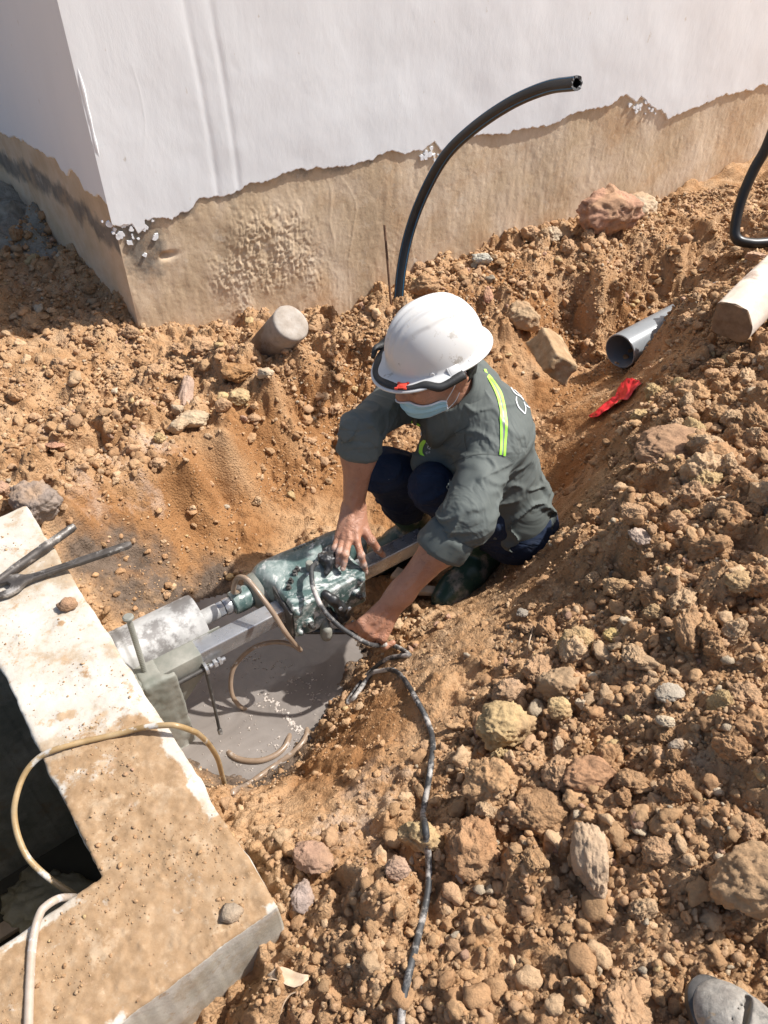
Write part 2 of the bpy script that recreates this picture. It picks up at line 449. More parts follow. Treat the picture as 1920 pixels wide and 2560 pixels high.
# the trench under the drain pipe
_pa = Pz(1549, 879, -.105)[:2]; _pd = np.array([.78, .63]) / np.hypot(.78, .63)
_s = (GX - _pa[0]) * _pd[0] + (GY - _pa[1]) * _pd[1]; _l = np.abs((GX - _pa[0]) * _pd[1] - (GY - _pa[1]) * _pd[0])
_l = np.hypot(np.maximum(_l - .075, 0), np.maximum(np.maximum(-.10 - _s, _s - .20), 0))
zt = np.minimum(zt, -.178 + .25 * md + np.maximum(_l, 0) * 4.5)
# worn floor of the pit stays above the slurry away from the pond
nearslab = (ra > -.12) & (ra < A_LEN + .05) & (rb > -.05) & (rb < B_LEN)
zt = np.where(nearslab, np.minimum(zt, SLZ - .012), zt)
ter_x, ter_y, ter_z = gx, gy, zt
def tz(x, y):
    x = np.asarray(x, float); y = np.asarray(y, float)
    i = np.clip(np.searchsorted(ter_x, x) - 1, 0, len(ter_x) - 2); j = np.clip(np.searchsorted(ter_y, y) - 1, 0, len(ter_y) - 2)
    fx = np.clip((x - ter_x[i]) / (ter_x[i + 1] - ter_x[i]), 0, 1); fy = np.clip((y - ter_y[j]) / (ter_y[j + 1] - ter_y[j]), 0, 1)
    return (ter_z[j, i] * (1 - fx) * (1 - fy) + ter_z[j, i + 1] * fx * (1 - fy) + ter_z[j + 1, i] * (1 - fx) * fy + ter_z[j + 1, i + 1] * fx * fy)
def hit(px, py, slab=False):
    """where a sight line meets the ground"""
    if slab: return Pz(px, py, SLZ)
    t = np.arange(.8, 6.5, .004); P = np.array([0, 0, CAMZ]) + np.outer(t, ray(px, py))
    under = P[:, 2] < tz(P[:, 0], P[:, 1])
    k = int(np.argmax(under)) if under.any() else -1
    return P[k]
nx, ny = len(gx), len(gy)
idx = np.arange(nx * ny).reshape(ny, nx)
Fg = np.stack([idx[:-1, :-1], idx[:-1, 1:], idx[1:, 1:], idx[1:, :-1]], -1).reshape(-1, 4)
ca = (ra[:-1, :-1] + ra[1:, 1:]).ravel() / 2; cb = (rb[:-1, :-1] + rb[1:, 1:]).ravel() / 2
hole = (ca > .1) & (ca < A_LEN - .1) & (cb > .1) & (cb < B_LEN - .1)
Fg = Fg[~hole]
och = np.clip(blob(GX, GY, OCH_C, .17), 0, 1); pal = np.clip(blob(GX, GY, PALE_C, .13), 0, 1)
grv = sstep(.25, -.15, (GX - WC[0]) * -WN2[0] + (GY - WC[1]) * -WN2[1]) * sstep(2.95, 3.15, GY + .12 * fbm2(GX * 6, GY * 6, 3, 3)) * (GX < -.9)
wetline = np.clip((WATER_Z + .05 - zt) / .05, 0, 1) * sstep(.50, .38, np.hypot((GX + .40) * .85 + (GY - 1.2) * .55, (GY - 1.2) * .85 - (GX + .40) * .55))
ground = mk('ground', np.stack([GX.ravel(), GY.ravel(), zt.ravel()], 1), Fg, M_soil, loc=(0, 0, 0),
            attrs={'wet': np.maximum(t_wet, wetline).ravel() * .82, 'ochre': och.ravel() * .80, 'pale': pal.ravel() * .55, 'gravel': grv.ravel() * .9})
kind(ground, 'structure')

# ------------------------------------------------------------------ rocks and clods
_ico = {}
def ico(s):
    if s not in _ico:
        bm = bmesh.new(); bmesh.ops.create_icosphere(bm, subdivisions=s, radius=1)
        bm.verts.ensure_lookup_table()
        V = np.array([v.co[:] for v in bm.verts]); F = np.array([[v.index for v in f.verts] for f in bm.faces]); bm.free()
        V /= np.linalg.norm(V, axis=1)[:, None]; _ico[s] = (V, F)
    return _ico[s]
def rock_shape(seed, sub=4, facet=.6, rough=.12, soft=.06):
    rs = np.random.RandomState(seed); D, F = ico(sub)
    n = rs.randn(11, 3); n /= np.linalg.norm(n, axis=1)[:, None]; d = rs.uniform(.62, 1.0, 11)
    c = np.maximum(D @ n.T, 1e-3); r = d / c
    r = -soft * np.log(np.sum(np.exp(-np.minimum(r, 3) / soft), axis=1)); r = np.clip(r, .3, 1.25)
    r = (1 - facet) * 1.0 + facet * r
    if rough > .15: r = r * .85 + .15
    P = D * r[:, None]
    o = rs.uniform(0, 50, 3)
    if rough > .15:      # crumbly soil: lumps within lumps
        k = 1 + rough * (fbm(P * 1.6 + o, 2, seed) * 1.1 + .55 * (.6 - 1.8 * np.abs(vnoise(P * 3.1 + o, seed + 3))) + .30 * (1 - 2.4 * np.abs(vnoise(P * 6.7 + o, seed + 4))) + .30 * fbm(P * 13 + o, 3, seed + 9, .7))
    else:
        k = 1 + rough * (fbm(P * 1.7 + o, 2, seed) * .9 + fbm(P * 4.5 + o, 5, seed + 5, .68) * .9)
    return P * k[:, None], F
def rot_rand(rs, n):
    q = rs.randn(n, 4); q /= np.linalg.norm(q, axis=1)[:, None]; a, b, c, d = q.T
    return np.stack([np.stack([1 - 2 * (c * c + d * d), 2 * (b * c - a * d), 2 * (b * d + a * c)], -1),
                     np.stack([2 * (b * c + a * d), 1 - 2 * (b * b + d * d), 2 * (c * d - a * b)], -1),
                     np.stack([2 * (b * d - a * c), 2 * (c * d + a * b), 1 - 2 * (b * b + c * c)], -1)], -2)
C_TAN = (.49, .305, .172); C_BRN = (.41, .242, .125); C_YEL = (.53, .375, .19); C_PAL = (.53, .42, .29); C_RED = (.40, .19, .10); C_GRY = (.42, .345, .25); C_PNK = (.44, .27, .18)
# px, py, w px, h px, colour, kind(clod/stone), facet, label
rocks = [
 (1520,552,172,130,(.45,.25,.16),'boulder',.75,'large reddish-pink rough boulder resting at the foot of the wall'),
 (1588,522,112,70,C_PAL,'rock',.7,'pale rounded rock half hidden behind the reddish boulder'),
 (1308,800,88,84,(.46,.32,.19),'rock',.8,'light brown angular rock on the far bank left of the hewn block'),
 (1378,592,54,44,C_PAL,'rock',.5,'pale rounded stone beside the wall left of the red boulder'),
 (1326,590,56,48,C_TAN,'rock',.5,'tan lumpy stone leaning on the wall, left of the pale stone'),
 (1272,612,38,48,C_BRN,'rock',.6,'brown upright stone against the wall behind the loose soil'),
 (1205,650,50,32,(.58,.54,.44),'rock',.8,'small whitish flat stone near the wall right of the black pipe'),
 (1062,712,76,60,C_BRN,'rock',.5,'brown half-buried stone just right of the foot of the black pipe'),
 (1218,740,26,40,(.52,.28,.18),'brick_fragment',.9,'small orange brick fragment just right of the helmet'),
 (1186,664,22,26,(.42,.46,.38),'rock',.8,'small greenish chip on the loose soil by the wall'),
 (446,1070,50,48,(.60,.48,.33),'rock',.7,'cream cube-like stone at the left bank crest, left of the square tan stone'),
 (486,1060,74,50,(.56,.43,.28),'rock',.85,'square tan stone sitting on the left bank crest'),
 (468,965,38,120,(.46,.32,.24),'rock',.7,'long narrow pinkish stone standing in the left soil heap'),
 (594,940,78,56,(.36,.19,.08),'dirt_clod',.6,'dark brown clod left of the concrete post'),
 (602,996,58,46,(.52,.38,.2),'rock',.6,'yellowish brown stone in the hollow below the dark brown clod'),
 (558,1018,44,40,C_TAN,'rock',.6,'rounded tan stone in the hollow left of the bank crest'),
 (444,1026,38,34,C_PAL,'rock',.6,'pale stone at the lower end of the long narrow stone'),
 (420,998,34,28,C_TAN,'rock',.6,'small tan stone left of the long narrow stone'),
 (664,932,44,40,C_PAL,'rock',.8,'whitish angular rock below the concrete post'),
 (92,1272,128,112,(.30,.235,.19),'boulder',.6,'big grey-brown boulder behind the far end of the concrete wall'),
 (2,1220,56,70,C_PNK,'rock',.5,'pinkish rock at the left edge beyond the concrete wall'),
 (143,1121,48,18,(.50,.27,.17),'brick_fragment',.95,'flat orange brick fragment lying on the left gravel'),
 (331,838,44,38,C_TAN,'dirt_clod',.3,'round soil clod touching the bottom of the building corner'),
 (226,728,40,26,C_BRN,'dirt_clod',.4,'brown clod on the shaded heap left of the building corner'),
 (40,995,34,34,C_BRN,'rock',.5,'reddish brown stone at the left side of the gravel heap'),
 (395,1165,42,30,C_TAN,'rock',.5,'tan stone at the lower edge of the left gravel'),
 (1252,1826,158,122,C_YEL,'boulder',.45,'largest yellow crumbly rock on the near mound'),
 (1045,2082,104,106,C_YEL,'rock',.55,'yellow rock lying under the black cable'),
 (1470,1936,126,112,(.47,.26,.14),'boulder',.6,'orange-brown boulder right of the largest yellow rock'),
 (1568,1950,88,100,C_BRN,'dirt_clod',.5,'brown clod right of the orange-brown boulder'),
 (1178,2110,130,170,(.42,.235,.12),'dirt_clod',.4,'tall crumbly reddish clod right of the yellow rock under the cable'),
 (1352,2040,170,112,C_BRN,'dirt_clod',.4,'wide brown clod between the yellow rock and the upright slab stone'),
 (1478,2130,100,170,(.52,.37,.24),'rock',.75,'upright pale slab-like stone in the middle of the near mound'),
 (1862,2180,210,230,(.47,.30,.165),'boulder',.72,'largest brown boulder at the right edge of the photo'),
 (1640,2130,84,78,C_TAN,'dirt_clod',.5,'rounded tan clod left of the largest brown boulder'),
 (758,2234,60,84,(.40,.31,.26),'rock',.6,'grey-brown upright stone beside the concrete wall corner'),
 (790,2150,110,64,C_PNK,'rock',.7,'reddish stone left of the cable near the concrete wall'),
 (912,2188,26,48,C_TAN,'rock',.7,'narrow tan stone left of the cable'),
 (990,2168,70,62,(.44,.29,.2),'rock',.6,'brown stone just left of the cable below the yellow rock'),
 (1150,2166,48,70,(.50,.43,.34),'rock',.9,'pale grey flat stone leaning right of the cable'),
 (1698,1100,196,86,(.40,.24,.14),'boulder',.6,'broad flat brown lump high on the right mound below the timber post'),
 (1446,1590,98,116,C_YEL,'dirt_clod',.4,'yellowish tall clod on the crest of the right mound'),
 (1532,1592,56,36,(.56,.40,.17),'rock',.4,'small bright yellow stone right of the yellowish tall clod'),
 (1598,1346,62,54,(.46,.35,.27),'rock',.8,'greyish angular stone on the upper right mound'),
 (1690,1306,66,64,C_TAN,'dirt_clod',.5,'tan knobbly clod on the upper right mound'),
 (1582,1280,70,60,C_TAN,'dirt_clod',.5,'tan clod above the greyish angular stone'),
 (1618,1466,66,50,C_TAN,'dirt_clod',.5,'smooth tan clod right of the wedge-shaped clod'),
 (1540,1466,82,70,(.46,.30,.16),'dirt_clod',.7,'wedge-shaped brown clod on the right mound'),
 (1634,1526,56,52,C_YEL,'dirt_clod',.5,'yellowish clod below the smooth tan clod'),
 (1402,1704,108,92,(.46,.31,.18),'rock',.75,'brown pyramid-like stone above the largest yellow rock'),
 (1276,1722,90,92,(.45,.30,.19),'dirt_clod',.6,'brown lumpy clod directly above the largest yellow rock'),
 (1394,1770,66,70,C_YEL,'rock',.6,'yellow stone right of the largest yellow rock'),
 (1453,1758,34,40,C_PAL,'rock',.85,'small cream angular stone right of the yellow stone'),
 (1676,1738,72,36,(.46,.39,.30),'rock',.8,'flat grey stone on the right mound'),
 (1716,1570,74,108,C_BRN,'dirt_clod',.5,'upright brown clod on the right mound'),
 (1395,1862,34,56,C_PAL,'rock',.85,'small cream upright stone between the yellow and orange-brown rocks'),
 (1690,1860,44,52,(.45,.39,.31),'rock',.7,'grey quartz-like stone on the right mound'),
 (1656,1812,46,44,C_PAL,'rock',.6,'pale rounded stone above the grey quartz-like stone'),
 (1150,2386,10,10,C_TAN,'rock',.6,''),
 (1852,1180,60,50,C_TAN,'dirt_clod',.5,'tan clod at the right edge below the broad flat lump'),
 (1880,1420,40,22,C_RED,'rock',.7,'small red stone at the right edge of the mound'),
 (1306,1535,40,20,(.33,.28,.22),'rock',.95,'thin dark flat stone on the crest near the worker'),
 (1840,1480,80,50,C_YEL,'dirt_clod',.6,'yellowish flat clod near the right edge of the mound'),
 (1888,640,50,26,(.60,.40,.28),'brick_fragment',.9,'pinkish flat tile fragment above the timber post'),
 (1610,775,0,0,C_TAN,'',.5,''),
]
def place_rock(px, py, wpx, hpx, colr, knd, facet, label, i, slab=False, group=None, sub=5):
    P = hit(px, py + hpx * .30, slab); dep = proj(P)[2]
    a = wpx / F0 * dep / 2 * 1.1; b = hpx / F0 * dep / 2 * 1.1
    V, F = rock_shape(500 + i, sub, facet, .20 if knd == 'dirt_clod' or facet < .56 else .10)
    mx = np.abs(V).max(0); V = V / mx
    # picture width -> x, picture height is seen partly from above
    vert = min(b, a * .95) * (.85 if hpx <= wpx * 1.3 else 1.0)
    dy = b if hpx > wpx * 1.3 else a * .85
    V = V * np.array([a, dy * .9, vert])
    if hpx > wpx * 1.3: V[:, 2] += V[:, 1] * .35
    C = P + np.array([0, a * .2, vert * .25])
    C[2] = (SLZ if slab else tz(C[0], C[1])) + vert * (.85 if knd == 'boulder' else .62 if not slab else .75)
    V = V + C
    o = mk(knd, V, F, M_clod if knd == 'dirt_clod' else M_rock,
           attrs={'tint': np.tile(np.array(colr), (len(V), 1)) * (1 + .16 * fbm(V * 25, 3, i))[:, None] * (1 - .5 * (q_ := np.clip((.35 if knd == 'dirt_clod' else .1) + 1.5 * fbm(V * 14, 4, i + 60), 0, 1))[:, None]) + .5 * q_[:, None] * np.array((.49, .305, .168))})
    return tag(o, label, {'boulder': 'boulder', 'rock': 'rock', 'dirt_clod': 'clod', 'brick_fragment': 'brick'}[knd], group)
ri = 0
for r in rocks:
    if not r[7]: continue
    ri += 1; place_rock(*r, ri)
place_rock(578, 2283, 60, 36, (.40, .31, .22), 'rock', .6, 'brown rock lying on the concrete wall near its outer corner', 301, True, sub=3)
place_rock(170, 1513, 52, 36, (.42, .25, .15), 'dirt_clod', .5, 'reddish clod lying on the white part of the concrete wall', 302, True, sub=3)
place_rock(190, 2170, 24, 18, (.50, .45, .38), 'rock', .6, 'small pale pebble on the dirt of the concrete wall by the opening', 303, True, sub=3) if False else None

def scatter(n, rmin, rmax, seed, power, xr=(-1.6, 1.9), yr=(.15, 3.9), keep=None):
    rs = np.random.RandomState(seed)
    x = rs.uniform(*xr, n * 6); y = rs.uniform(*yr, n * 6)
    # density falls with distance so that pebbles stay resolved where one can see them
    z = tz(x, y); px, py, dep = proj(np.stack([x, y, z], 1))
    ok = (px > -120) & (px < 2040) & (py > -100) & (py < 2700) & (dep > 0)
    a = (x - SO[0]) * E1[0] + (y - SO[1]) * E1[1]; b = (x - SO[0]) * E2[0] + (y - SO[1]) * E2[1]
    ok &= ~((a > -.005) & (a < A_LEN + .01) & (b > -.005) & (b < B_LEN + .01))
    ok &= ((x - WC[0]) * WNn[0] + (y - WC[1]) * WNn[1] > -.02) | ((x - WC[0]) * WN2[0] + (y - WC[1]) * WN2[1] > -.02)
    ok &= z > WATER_Z + .004
    j = np.clip(np.searchsorted(ter_x, x), 0, nx - 1); k = np.clip(np.searchsorted(ter_y, y), 0, ny - 1)
    rough = t_rough[k, j]
    ok &= rs.rand(len(x)) < (.12 + .88 * rough)
    clump = fbm2(x * 5, y * 5, 3, seed + 3) + .45 * ((x - .42) > (y - 1.4) * .55)
    ok &= rs.rand(len(x)) < np.clip(.45 + 1.3 * clump, .06, 1)
    if keep is not None: ok &= keep(x, y)
    i = np.where(ok)[0][:n]
    u = rs.rand(len(i)); r = rmin * (1 + u * ((rmax / rmin) ** (-power) - 1)) ** (-1 / power)
    r = r * (.4 + .6 * rough[i])
    return x[i], y[i], z[i], r, rs
pal_c = np.array([C_TAN, (.465, .29, .155), C_BRN, (.47, .285, .148), (.54, .365, .215), C_YEL, C_PAL, C_PNK, C_GRY, (.45, .262, .135)])
pal_p = np.array([.22, .2, .14, .17, .14, .015, .015, .015, .005, .08])
def merge(x, y, z, r, rs, sub, nvar, name, facet, sink=.35):
    Vs, Fs, Cs = [], [], []; off = 0; n = len(x)
    R = rot_rand(rs, n); an = rs.uniform(.62, 1.3, (n, 3)); var = rs.randint(0, nvar, n)
    ci = rs.choice(len(pal_c), n, p=pal_p); cc = pal_c[ci] * rs.uniform(.8, 1.15, (n, 1))
    for v in range(nvar):
        B, F = rock_shape(9000 + 31 * v + sub, sub, .75, .27, .03)
        s = np.where(var == v)[0]
        if not len(s): continue
        W = np.einsum('nij,nkj->nki', R[s], B[None] * an[s][:, None]) * r[s][:, None, None]
        W[..., 2] *= .8
        W += np.stack([x[s], y[s], z[s] + r[s] * (1 - sink) * .8], 1)[:, None]
        Vs.append(W.reshape(-1, 3)); Fs.append((F[None] + off + (np.arange(len(s)) * len(B))[:, None, None]).reshape(-1, 3))
        Cs.append(np.repeat(cc[s], len(B), 0)); off += len(s) * len(B)
    return np.concatenate(Vs), np.concatenate(Fs), np.concatenate(Cs)
parts_ = []
def under_pix(x, y): return np.ones(len(x), bool)
for (n, a, b, sd_, pw, sub, nv) in [(34000, .0022, .0055, 1, 1.6, 1, 8), (11000, .0045, .011, 2, 2.2, 2, 12), (2300, .009, .021, 3, 1.9, 3, 14)]:
    x, y, z, r, rs = scatter(n, a, b, sd_, pw)
    parts_.append(merge(x, y, z, r, rs, sub, nv, 'c', .5))
off = 0; Vs = []; Fs = []; Cs = []
for V, F, C in parts_: Vs.append(V); Fs.append(F + off); Cs.append(C); off += len(V)
crumbs = mk('loose_soil', np.concatenate(Vs), np.concatenate(Fs), M_crumb, loc=(0, 0, 0), attrs={'tint': np.concatenate(Cs)}, smooth=False)
kind(crumbs, 'stuff'); tag(crumbs, 'loose crumbs and small lumps of brown soil strewn over the dug ground', 'loose soil')
# medium clods, each its own object
CLV = [0, 0, 2, 3, 4, 0, 9, 2, 4, 3, 0, 9, 9, 5]
clod_me = []
for v in range(14):
    B, F = rock_shape(7000 + v, 5, .6, .24)
    me = mesh_np('dirt_clod', B * .028, F); me.polygons.foreach_set("use_smooth", np.ones(len(me.polygons), bool)); me.materials.append(M_clod)
    c = pal_c[CLV[v]]
    at = me.attributes.new('tint', 'FLOAT_COLOR', 'POINT'); at.data.foreach_set("color", np.concatenate([np.tile(c, (len(B), 1)), np.ones((len(B), 1))], 1).astype(np.float32).ravel())
    clod_me.append(me)
CLN = ['tan', 'tan', 'dark brown', 'brown', 'pale tan', 'tan', 'reddish brown', 'dark brown', 'pale tan', 'brown', 'tan', 'reddish brown', 'reddish brown', 'yellowish']
LMK = [('yellow crumbly boulder', 1252, 1826), ('orange-brown boulder', 1470, 1936), ('yellow rock under the cable', 1045, 2082), ('upright slab-like stone', 1478, 2130), ('largest brown boulder', 1862, 2180),
 ('grey shoe toe', 1850, 2490), ('concrete chamber corner', 700, 2300), ('lower end of the black cable', 1010, 2480), ('reddish stone near the cable', 790, 2150), ('yellowish tall clod', 1446, 1590), ('broad flat brown lump', 1698, 1100),
 ('end of the timber post', 1830, 800), ('red plastic strip', 1540, 990), ('open end of the drain pipe', 1560, 880), ("worker's boot toe", 1120, 1480), ('cable bend by the pond', 1040, 1740), ('flat grey stone', 1676, 1738),
 ('smooth tan clod', 1618, 1466), ('greyish angular stone', 1598, 1346), ('building corner', 336, 830), ('concrete post', 700, 830), ('long narrow pinkish stone', 468, 965), ('square tan stone', 486, 1060),
 ('grey-brown boulder', 92, 1272), ('orange brick fragment', 143, 1121), ('hewn sandstone block', 1382, 888), ('reddish-pink boulder', 1520, 552), ('foot of the arched black pipe', 995, 770), ('bent black pipe', 1850, 560),
 ("worker's helmet", 1090, 850), ("worker's back", 1340, 1130), ('yellowish flat clod', 1840, 1480), ('small red stone', 1880, 1420), ('round tan clod', 1640, 2130), ('brown pyramid-like stone', 1402, 1704), ('upright brown clod', 1716, 1570)]
used_lb = set()
def clod_label(P, r, v, where):
    px, py, dep = proj(P); sz = 'tiny' if r < .018 else 'small' if r < .023 else 'medium' if r < .030 else 'large'
    order = sorted(LMK, key=lambda l: (l[1] - px) ** 2 + (l[2] - py) ** 2)
    lb = None
    for nm_, a, b in order[:4]:
        dx, dy = px - a, py - b; d = math.hypot(dx, dy); an = (math.degrees(math.atan2(-dy, dx)) + 360) % 360
        dr = ['right of', 'above right of', 'above', 'above left of', 'left of', 'below left of', 'below', 'below right of'][int((an + 22.5) // 45) % 8]
        near = 'just ' if d < 80 else '' if d < 170 else 'farther ' 
        lb = '%s %s soil clod %s%s the %s' % (sz, CLN[v], near, dr, nm_)
        if lb not in used_lb: break
    used_lb.add(lb); return lb
def clod_field(n, a, b, seed, xr, yr, label, group, keep=None):
    x, y, z, r, rs = scatter(n, a, b, seed, 1.8, xr, yr, keep)
    for i in range(len(x)):
        v_i = rs.randint(14); o = bpy.data.objects.new('dirt_clod', clod_me[v_i]); COL.objects.link(o)
        o.location = (x[i], y[i], z[i] + r[i] * .38)
        o.rotation_euler = tuple(rs.uniform(0, 6.28, 3)); s = rs.uniform(.75, 1.2, 3) * r[i] / .028; o.scale = tuple(s)
        tag(o, clod_label(np.array([x[i], y[i], z[i]]), r[i], v_i, label), 'clod', group)
clod_field(215, .016, .040, 5, (-.1, 1.6), (.15, 2.6), 'brown crumbly soil clod among the loose clods of the right-hand mound', 'loose clods on the right-hand mound', lambda x, y: (x > .15 + .25 * (y - .6)) & (x - .45 > (y - 1.4) * .55) & ((y > .62) | (vnoise(np.stack([x * 90, y * 90, x * 0], -1), 4) > .45)))
clod_field(40, .017, .032, 6, (-1.6, -.3), (1.5, 3.2), 'brown soil clod on the left-hand heap between wall and concrete chamber', 'loose clods on the left-hand heap', lambda x, y: (x < -.42) & (y > 1.7))
clod_field(30, .017, .03, 7, (-.1, 1.8), (2.3, 3.9), 'brown soil clod on the far bank between trench and building wall', 'loose clods on the far bank')
# ------------------------------------------------------------------ building
def wallP(s, z, off=0.0, left=False):
    D, N_ = (WD2, WN2) if left else (WD, WNn)
    return WC + np.outer(np.ravel(s), D) + np.outer(np.ravel(off) * np.ones(np.size(s)), N_) + np.outer(np.ravel(z), [0, 0, 1])
def wall_sz(px, py, left=False):
    D, N_ = (WD2, WN2) if left else (WD, WNn)
    P = Pplane(px, py, WC, N_) - WC
    return np.dot(P, D), P[2]
M_plaster = mat('bare_plaster', [(.25, (.42, .31, .20)), (.42, (.58, .44, .29)), (.55, (.66, .52, .37)), (.75, (.74, .62, .48))], scale=3.2, rough=.95, bump=.5, bscale=70, bdist=.004, spec=.2,
                mask=[('damp', 9, .72, .95, [(.3, (.17, .145, .115)), (.7, (.30, .26, .21))], 12), (None, 3.5, .50, .68, [(.3, (.50, .33, .19)), (.7, (.60, .42, .26))], 9), (None, 11, .60, .75, [(.3, (.62, .52, .40)), (.7, (.74, .66, .54))], 9)])
M_white = mat('white_skim_coat', [(.3, (.81, .82, .82)), (.5, (.85, .86, .86)), (.7, (.875, .885, .885))], scale=1.6, rough=.6, bump=.30, bscale=16, bdist=.004, spec=.35, stretch=(1, 1, .45),
              mask=[(None, 3.0, .62, .80, [(.3, (.70, .70, .67)), (.7, (.77, .77, .75))], 8), (None, 30, .66, .70, [(.3, (.6, .55, .47)), (.7, (.7, .66, .6))], 30)])
bld = empty('building', WC, 'white plastered building corner with a bare brown band along its foot', 'building')
paint_px = [(278,567),(300,572),(330,560),(345,585),(362,570),(360,548),(420,545),(470,530),(498,503),(560,495),(620,470),(690,452),(770,425),(810,426),(880,408),(960,392),(1060,378),(1085,352),(1100,372),(1150,352),(1200,340),(1296,324),(1400,300),(1470,275),(1520,262),(1562,235),(1585,262),(1600,240),(1625,270),(1650,272),(1665,290),(1700,284),(1760,262),(1830,240),(1920,214)]
pl = np.array([wall_sz(a, b) for a, b in paint_px]); pl = pl[np.argsort(pl[:, 0])]
LW = 9.0
def paint_z(s):
    j = fbm2(s * 12, s * 0, 5, 3, .58)
    zz = np.interp(s, pl[:, 0], pl[:, 1], right=pl[-1, 1])
    return zz + .016 * j + .003 * np.round(1.2 * fbm2(s * 60, s * 0 + 9, 2, 8)) * (fbm2(s * 5, s * 0 + 2, 2, 18) > 0)
def relief(s, z):
    pxs = s * 1.0
    u = .006 * fbm2(s * 3, z * 3, 3, 2) + .0012 * fbm2(s * 40, z * 14, 4, 6)
    # trowelled rough-cast patch
    q = np.exp(-(((s - .56 + .10 * (z - .1)) / .25) ** 2 + ((z - .13) / .25) ** 2) ** 3) * np.clip(.7 + 1.2 * fbm2(s * 8, z * 8, 2, 95), 0, 1)
    wx = s + .012 * fbm2(s * 30, z * 30, 3, 4); wz = z + .02 * fbm2(s * 30, z * 30, 3, 7)
    lump = np.maximum(domes(wx * 1.0, wz * .5, .0105, 61, .62, flat=1.0), domes(wx, wz * .5, .0065, 63, .6, flat=1.0))
    u = u + q * lump * .85 + q * .002 + q * .003 * np.abs(fbm2(s * 90, z * 30, 2, 98))
    u = u - .012 * np.exp(-(((s - .155) / .035) ** 2 + ((z - .27) / .012) ** 2)) * (1 + fbm2(s * 40, z * 40, 2, 97))
    # trowel ridges, vertical, and thin creases
    rid = np.abs(fbm2(s * 7 + .5 * fbm2(s * 4, z * 4, 2, 5), z * 1.3, 3, 12))
    u = u + .0016 * np.exp(-(rid / .02) ** 2) * (s > .7) * np.clip(fbm2(s * 2, z * 3, 2, 90) * 3, 0, 1)
    pit = fbm2(s * 55, z * 40, 3, 15)
    return u - .0008 * np.clip(pit, 0, 1)
sa = np.r_[np.arange(0, 3.7, .0045), np.arange(3.7, LW, .08), LW]; za = np.r_[-1.5, -.4, np.arange(-.25, .95, .0045), 1.0]
S, Z = np.meshgrid(sa, za)
edge = np.clip(S / .012, 0, 1)
U = relief(S, Z) * (S < 3.7) * edge
V = wallP(S, Z, U)
n1, n2 = len(sa), len(za); I = np.arange(n1 * n2).reshape(n2, n1)
F = np.stack([I[:-1, :-1], I[:-1, 1:], I[1:, 1:], I[1:, :-1]], -1).reshape(-1, 4)
dz = paint_z(S) - Z
damp = np.exp(-np.clip(dz, 0, 9) / .06) * .33 * sstep(1.5, 1.0, S) + .5 * np.exp(-((S - .08) / .09) ** 2 - ((Z - .28) / .12) ** 2) + .3 * (S > 3.2) * np.exp(-np.clip(Z + .0, 0, 9) / .06)
mk('bare_plaster', V, F, M_plaster, bld, attrs={'damp': damp.ravel()})
# skim coat: stands proud of the plaster, ragged lower edge
sb = np.r_[np.arange(-.0085, 3.75, .0035), np.arange(3.8, LW, .08), LW]
rows = np.r_[0, .0025, .006, np.arange(.012, .5, .012), .6, .8, 1.1, 1.5, 2.2, 3.2]
S, T = np.meshgrid(sb, rows); Z = paint_z(S) + T
th = .0035 + .0030 * fbm2(S * 3, Z * 1.2, 3, 21) + .0004 * fbm2(S * 14, Z * 14, 4, 22, .6)
gr = np.exp(-((S - (.36 + .02 * np.sin(Z * 3))) / .012) ** 2) + np.exp(-((S - (.44 + .02 * np.sin(Z * 3))) / .012) ** 2)
rdg = np.abs(fbm2(S * 4 + .4 * fbm2(S * 3, Z * 3, 2, 25), Z * .8, 3, 24))
dy_ = np.clip(S, 0, 1)
th = th - .0016 * gr * (S < 1) + .0012 * np.exp(-(rdg / .012) ** 2) * np.exp(-S / .22) * np.clip(fbm2(S * 5, Z * 4, 2, 93) * 3, 0, 1)
base = .006 * fbm2(S * 3, Z * 3, 3, 2) * .5 * sstep(0, .1, S) + .0045
Vt = wallP(S, Z, np.where(T < .0025, -.002, np.clip(th + base, .004, .03)) * np.ones_like(S))
n1, n2 = len(sb), len(rows); I = np.arange(n1 * n2).reshape(n2, n1)
F = np.stack([I[:-1, :-1], I[:-1, 1:], I[1:, 1:], I[1:, :-1]], -1).reshape(-1, 4)
mk('white_coat', Vt, F, M_white, bld)
# paint flakes stuck below the ragged edge
mb = MB(); rs = np.random.RandomState(4)
for (a, b, n_, sp) in [(300,578,16,22),(350,560,10,18),(1080,385,8,12),(1590,270,12,22),(1625,262,8,16),(1060,395,5,14),(370,600,6,26)]:
    for k in range(n_):
        s_, z_ = wall_sz(a + rs.randn() * sp, b + rs.randn() * sp * .6)
        r_ = rs.uniform(.003, .012); m_ = rs.randint(6, 10); an = np.linspace(0, 6.283, m_, endpoint=False)
        ss = s_ + np.cos(an) * r_ * rs.uniform(.5, 1.3, m_); zz = z_ + np.sin(an) * r_ * rs.uniform(.5, 1.3, m_)
        b0 = float(relief(np.array([s_]), np.array([z_]))[0])
        Vf = np.vstack([wallP(ss, zz, b0 + .0075), wallP(ss, zz, b0 - .004)])
        mb.add(Vf, [list(range(m_))[::-1]] + [[i, (i + 1) % m_, (i + 1) % m_ + m_, i + m_] for i in range(m_)])
mb.build('paint_flakes', M_white, bld, smooth=False)
